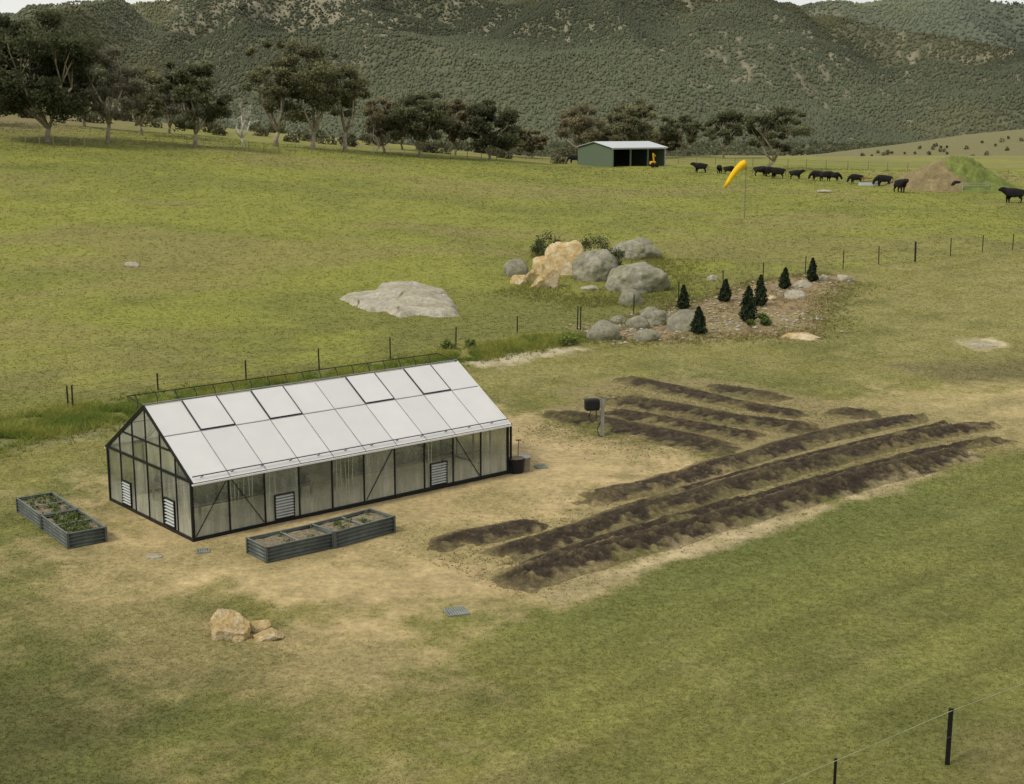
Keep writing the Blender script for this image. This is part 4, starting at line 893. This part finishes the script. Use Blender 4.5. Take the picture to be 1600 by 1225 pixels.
dist=np.hypot(np.maximum(np.abs(X-.2)-.1,0)*(1-.15*(X<.2)),Y)+(nn-.5)*.16
h1=np.clip((.98-dist)*1.15,-.2,1.0)*1.02
Z=h1*hz+(n6-.5)*1.0*sst(0,.25,h1)
xx=X*sx;yy=Y*sx*.8+sx*.75;gz2=tz((xx+p.x).ravel(),(yy+p.y).ravel()).reshape(xx.shape)-p.z
brown=sst(.08,-.16,X+(nn-.5)*.8+(n6-.5)*.5+Y*.12)*.8;cc=mixc(np.tile(C(.135,.165,.042),(nx*ny,1))*(.8+.4*nn.ravel()[:,None]),C(.22,.165,.095),brown.ravel())*(.6+.8*n6.ravel()[:,None])
i,j=np.meshgrid(np.arange(nx-1),np.arange(ny-1),indexing='ij');a=(i*ny+j).ravel()
o=npmesh('earth_mound',np.stack([xx,yy,Z+gz2-.05],2).reshape(-1,3),np.stack([a+ny,a+ny+1,a+1,a],1)[:,::-1],M['ground'],None,cc,True);o.location=p;tag(o,'grassy earth mound with a bare brown left face','mound',None,'structure')
p=hit(1524,301);t=empty('farm_gate',p,.15,'small galvanised gate in front of the grassy mound','gate')
for zz in (.25,.55,.85,1.15):MB().tube([(-1.7,0,zz),(1.7,0,zz)],.03,5).build('rail',M['galv'],t)
for xx_ in (-1.75,1.75):MB().tube([(xx_,0,-.1),(xx_,0,1.3)],.06,6).build('post',M['galv'],t)
g=random.Random(5);x=[]
for k in range(260):
    q=at_dist(g.uniform(1240,1640),g.uniform(430,640));x.append((q.x,q.y,q.z,g.uniform(.5,1.4)))
x=np.array(x);scrub('dotted_scrub',x[:,0],x[:,1],x[:,2]+.7,x[:,3],70,.33,C(.11,.115,.06),'small dark bushes dotted over the dry slope at the far right')
# ------------------------------------------------------------------ light, sky, camera
SE,SA=math.radians(48),math.radians(-125)
sun=bpy.data.lights.new('sun','SUN');sun.energy=2.3;sun.angle=math.radians(10);sun.color=(1,.925,.8);so=bpy.data.objects.new('sun',sun);COL.objects.link(so)
dirv=Vector((math.sin(SA)*math.cos(SE),math.cos(SA)*math.cos(SE),math.sin(SE)));so.rotation_euler=dirv.to_track_quat('Z','Y').to_euler()
wd=bpy.data.worlds.new('World');scene.world=wd;wd.use_nodes=True;t=wd.node_tree;bg=t.nodes['Background']
sky=t.nodes.new('ShaderNodeTexSky');sky.sky_type='NISHITA';sky.sun_disc=False;sky.sun_elevation=SE;sky.sun_rotation=SA
tc=t.nodes.new('ShaderNodeTexCoord');mp=t.nodes.new('ShaderNodeMapping');mp.inputs['Scale'].default_value=(1,1,3);t.links.new(tc.outputs['Generated'],mp.inputs[0])
nz=t.nodes.new('ShaderNodeTexNoise');nz.inputs['Scale'].default_value=3;nz.inputs['Detail'].default_value=6;t.links.new(mp.outputs[0],nz.inputs[0])
cr=t.nodes.new('ShaderNodeValToRGB');cr.color_ramp.elements[0].position=.3;cr.color_ramp.elements[0].color=(6.4,6.3,6.0,1);cr.color_ramp.elements[1].position=.7;cr.color_ramp.elements[1].color=(8.0,7.8,7.4,1);t.links.new(nz.outputs[0],cr.inputs[0])
mx=t.nodes.new('ShaderNodeMix');mx.data_type='RGBA';mx.inputs[0].default_value=.87;t.links.new(sky.outputs[0],mx.inputs[6]);t.links.new(cr.outputs[0],mx.inputs[7]);t.links.new(mx.outputs[2],bg.inputs[0]);bg.inputs[1].default_value=.115
cam=bpy.data.cameras.new('camera');co=bpy.data.objects.new('camera',cam);COL.objects.link(co);co.location=(0,0,CH);co.rotation_euler=(math.pi/2-PITCH,0,0)
cam.sensor_width=36;cam.lens=FPX/1600*36;cam.clip_end=20000;cam.clip_start=.5;scene.camera=co
scene.view_settings.view_transform='Standard';scene.view_settings.look='None';scene.view_settings.exposure=0
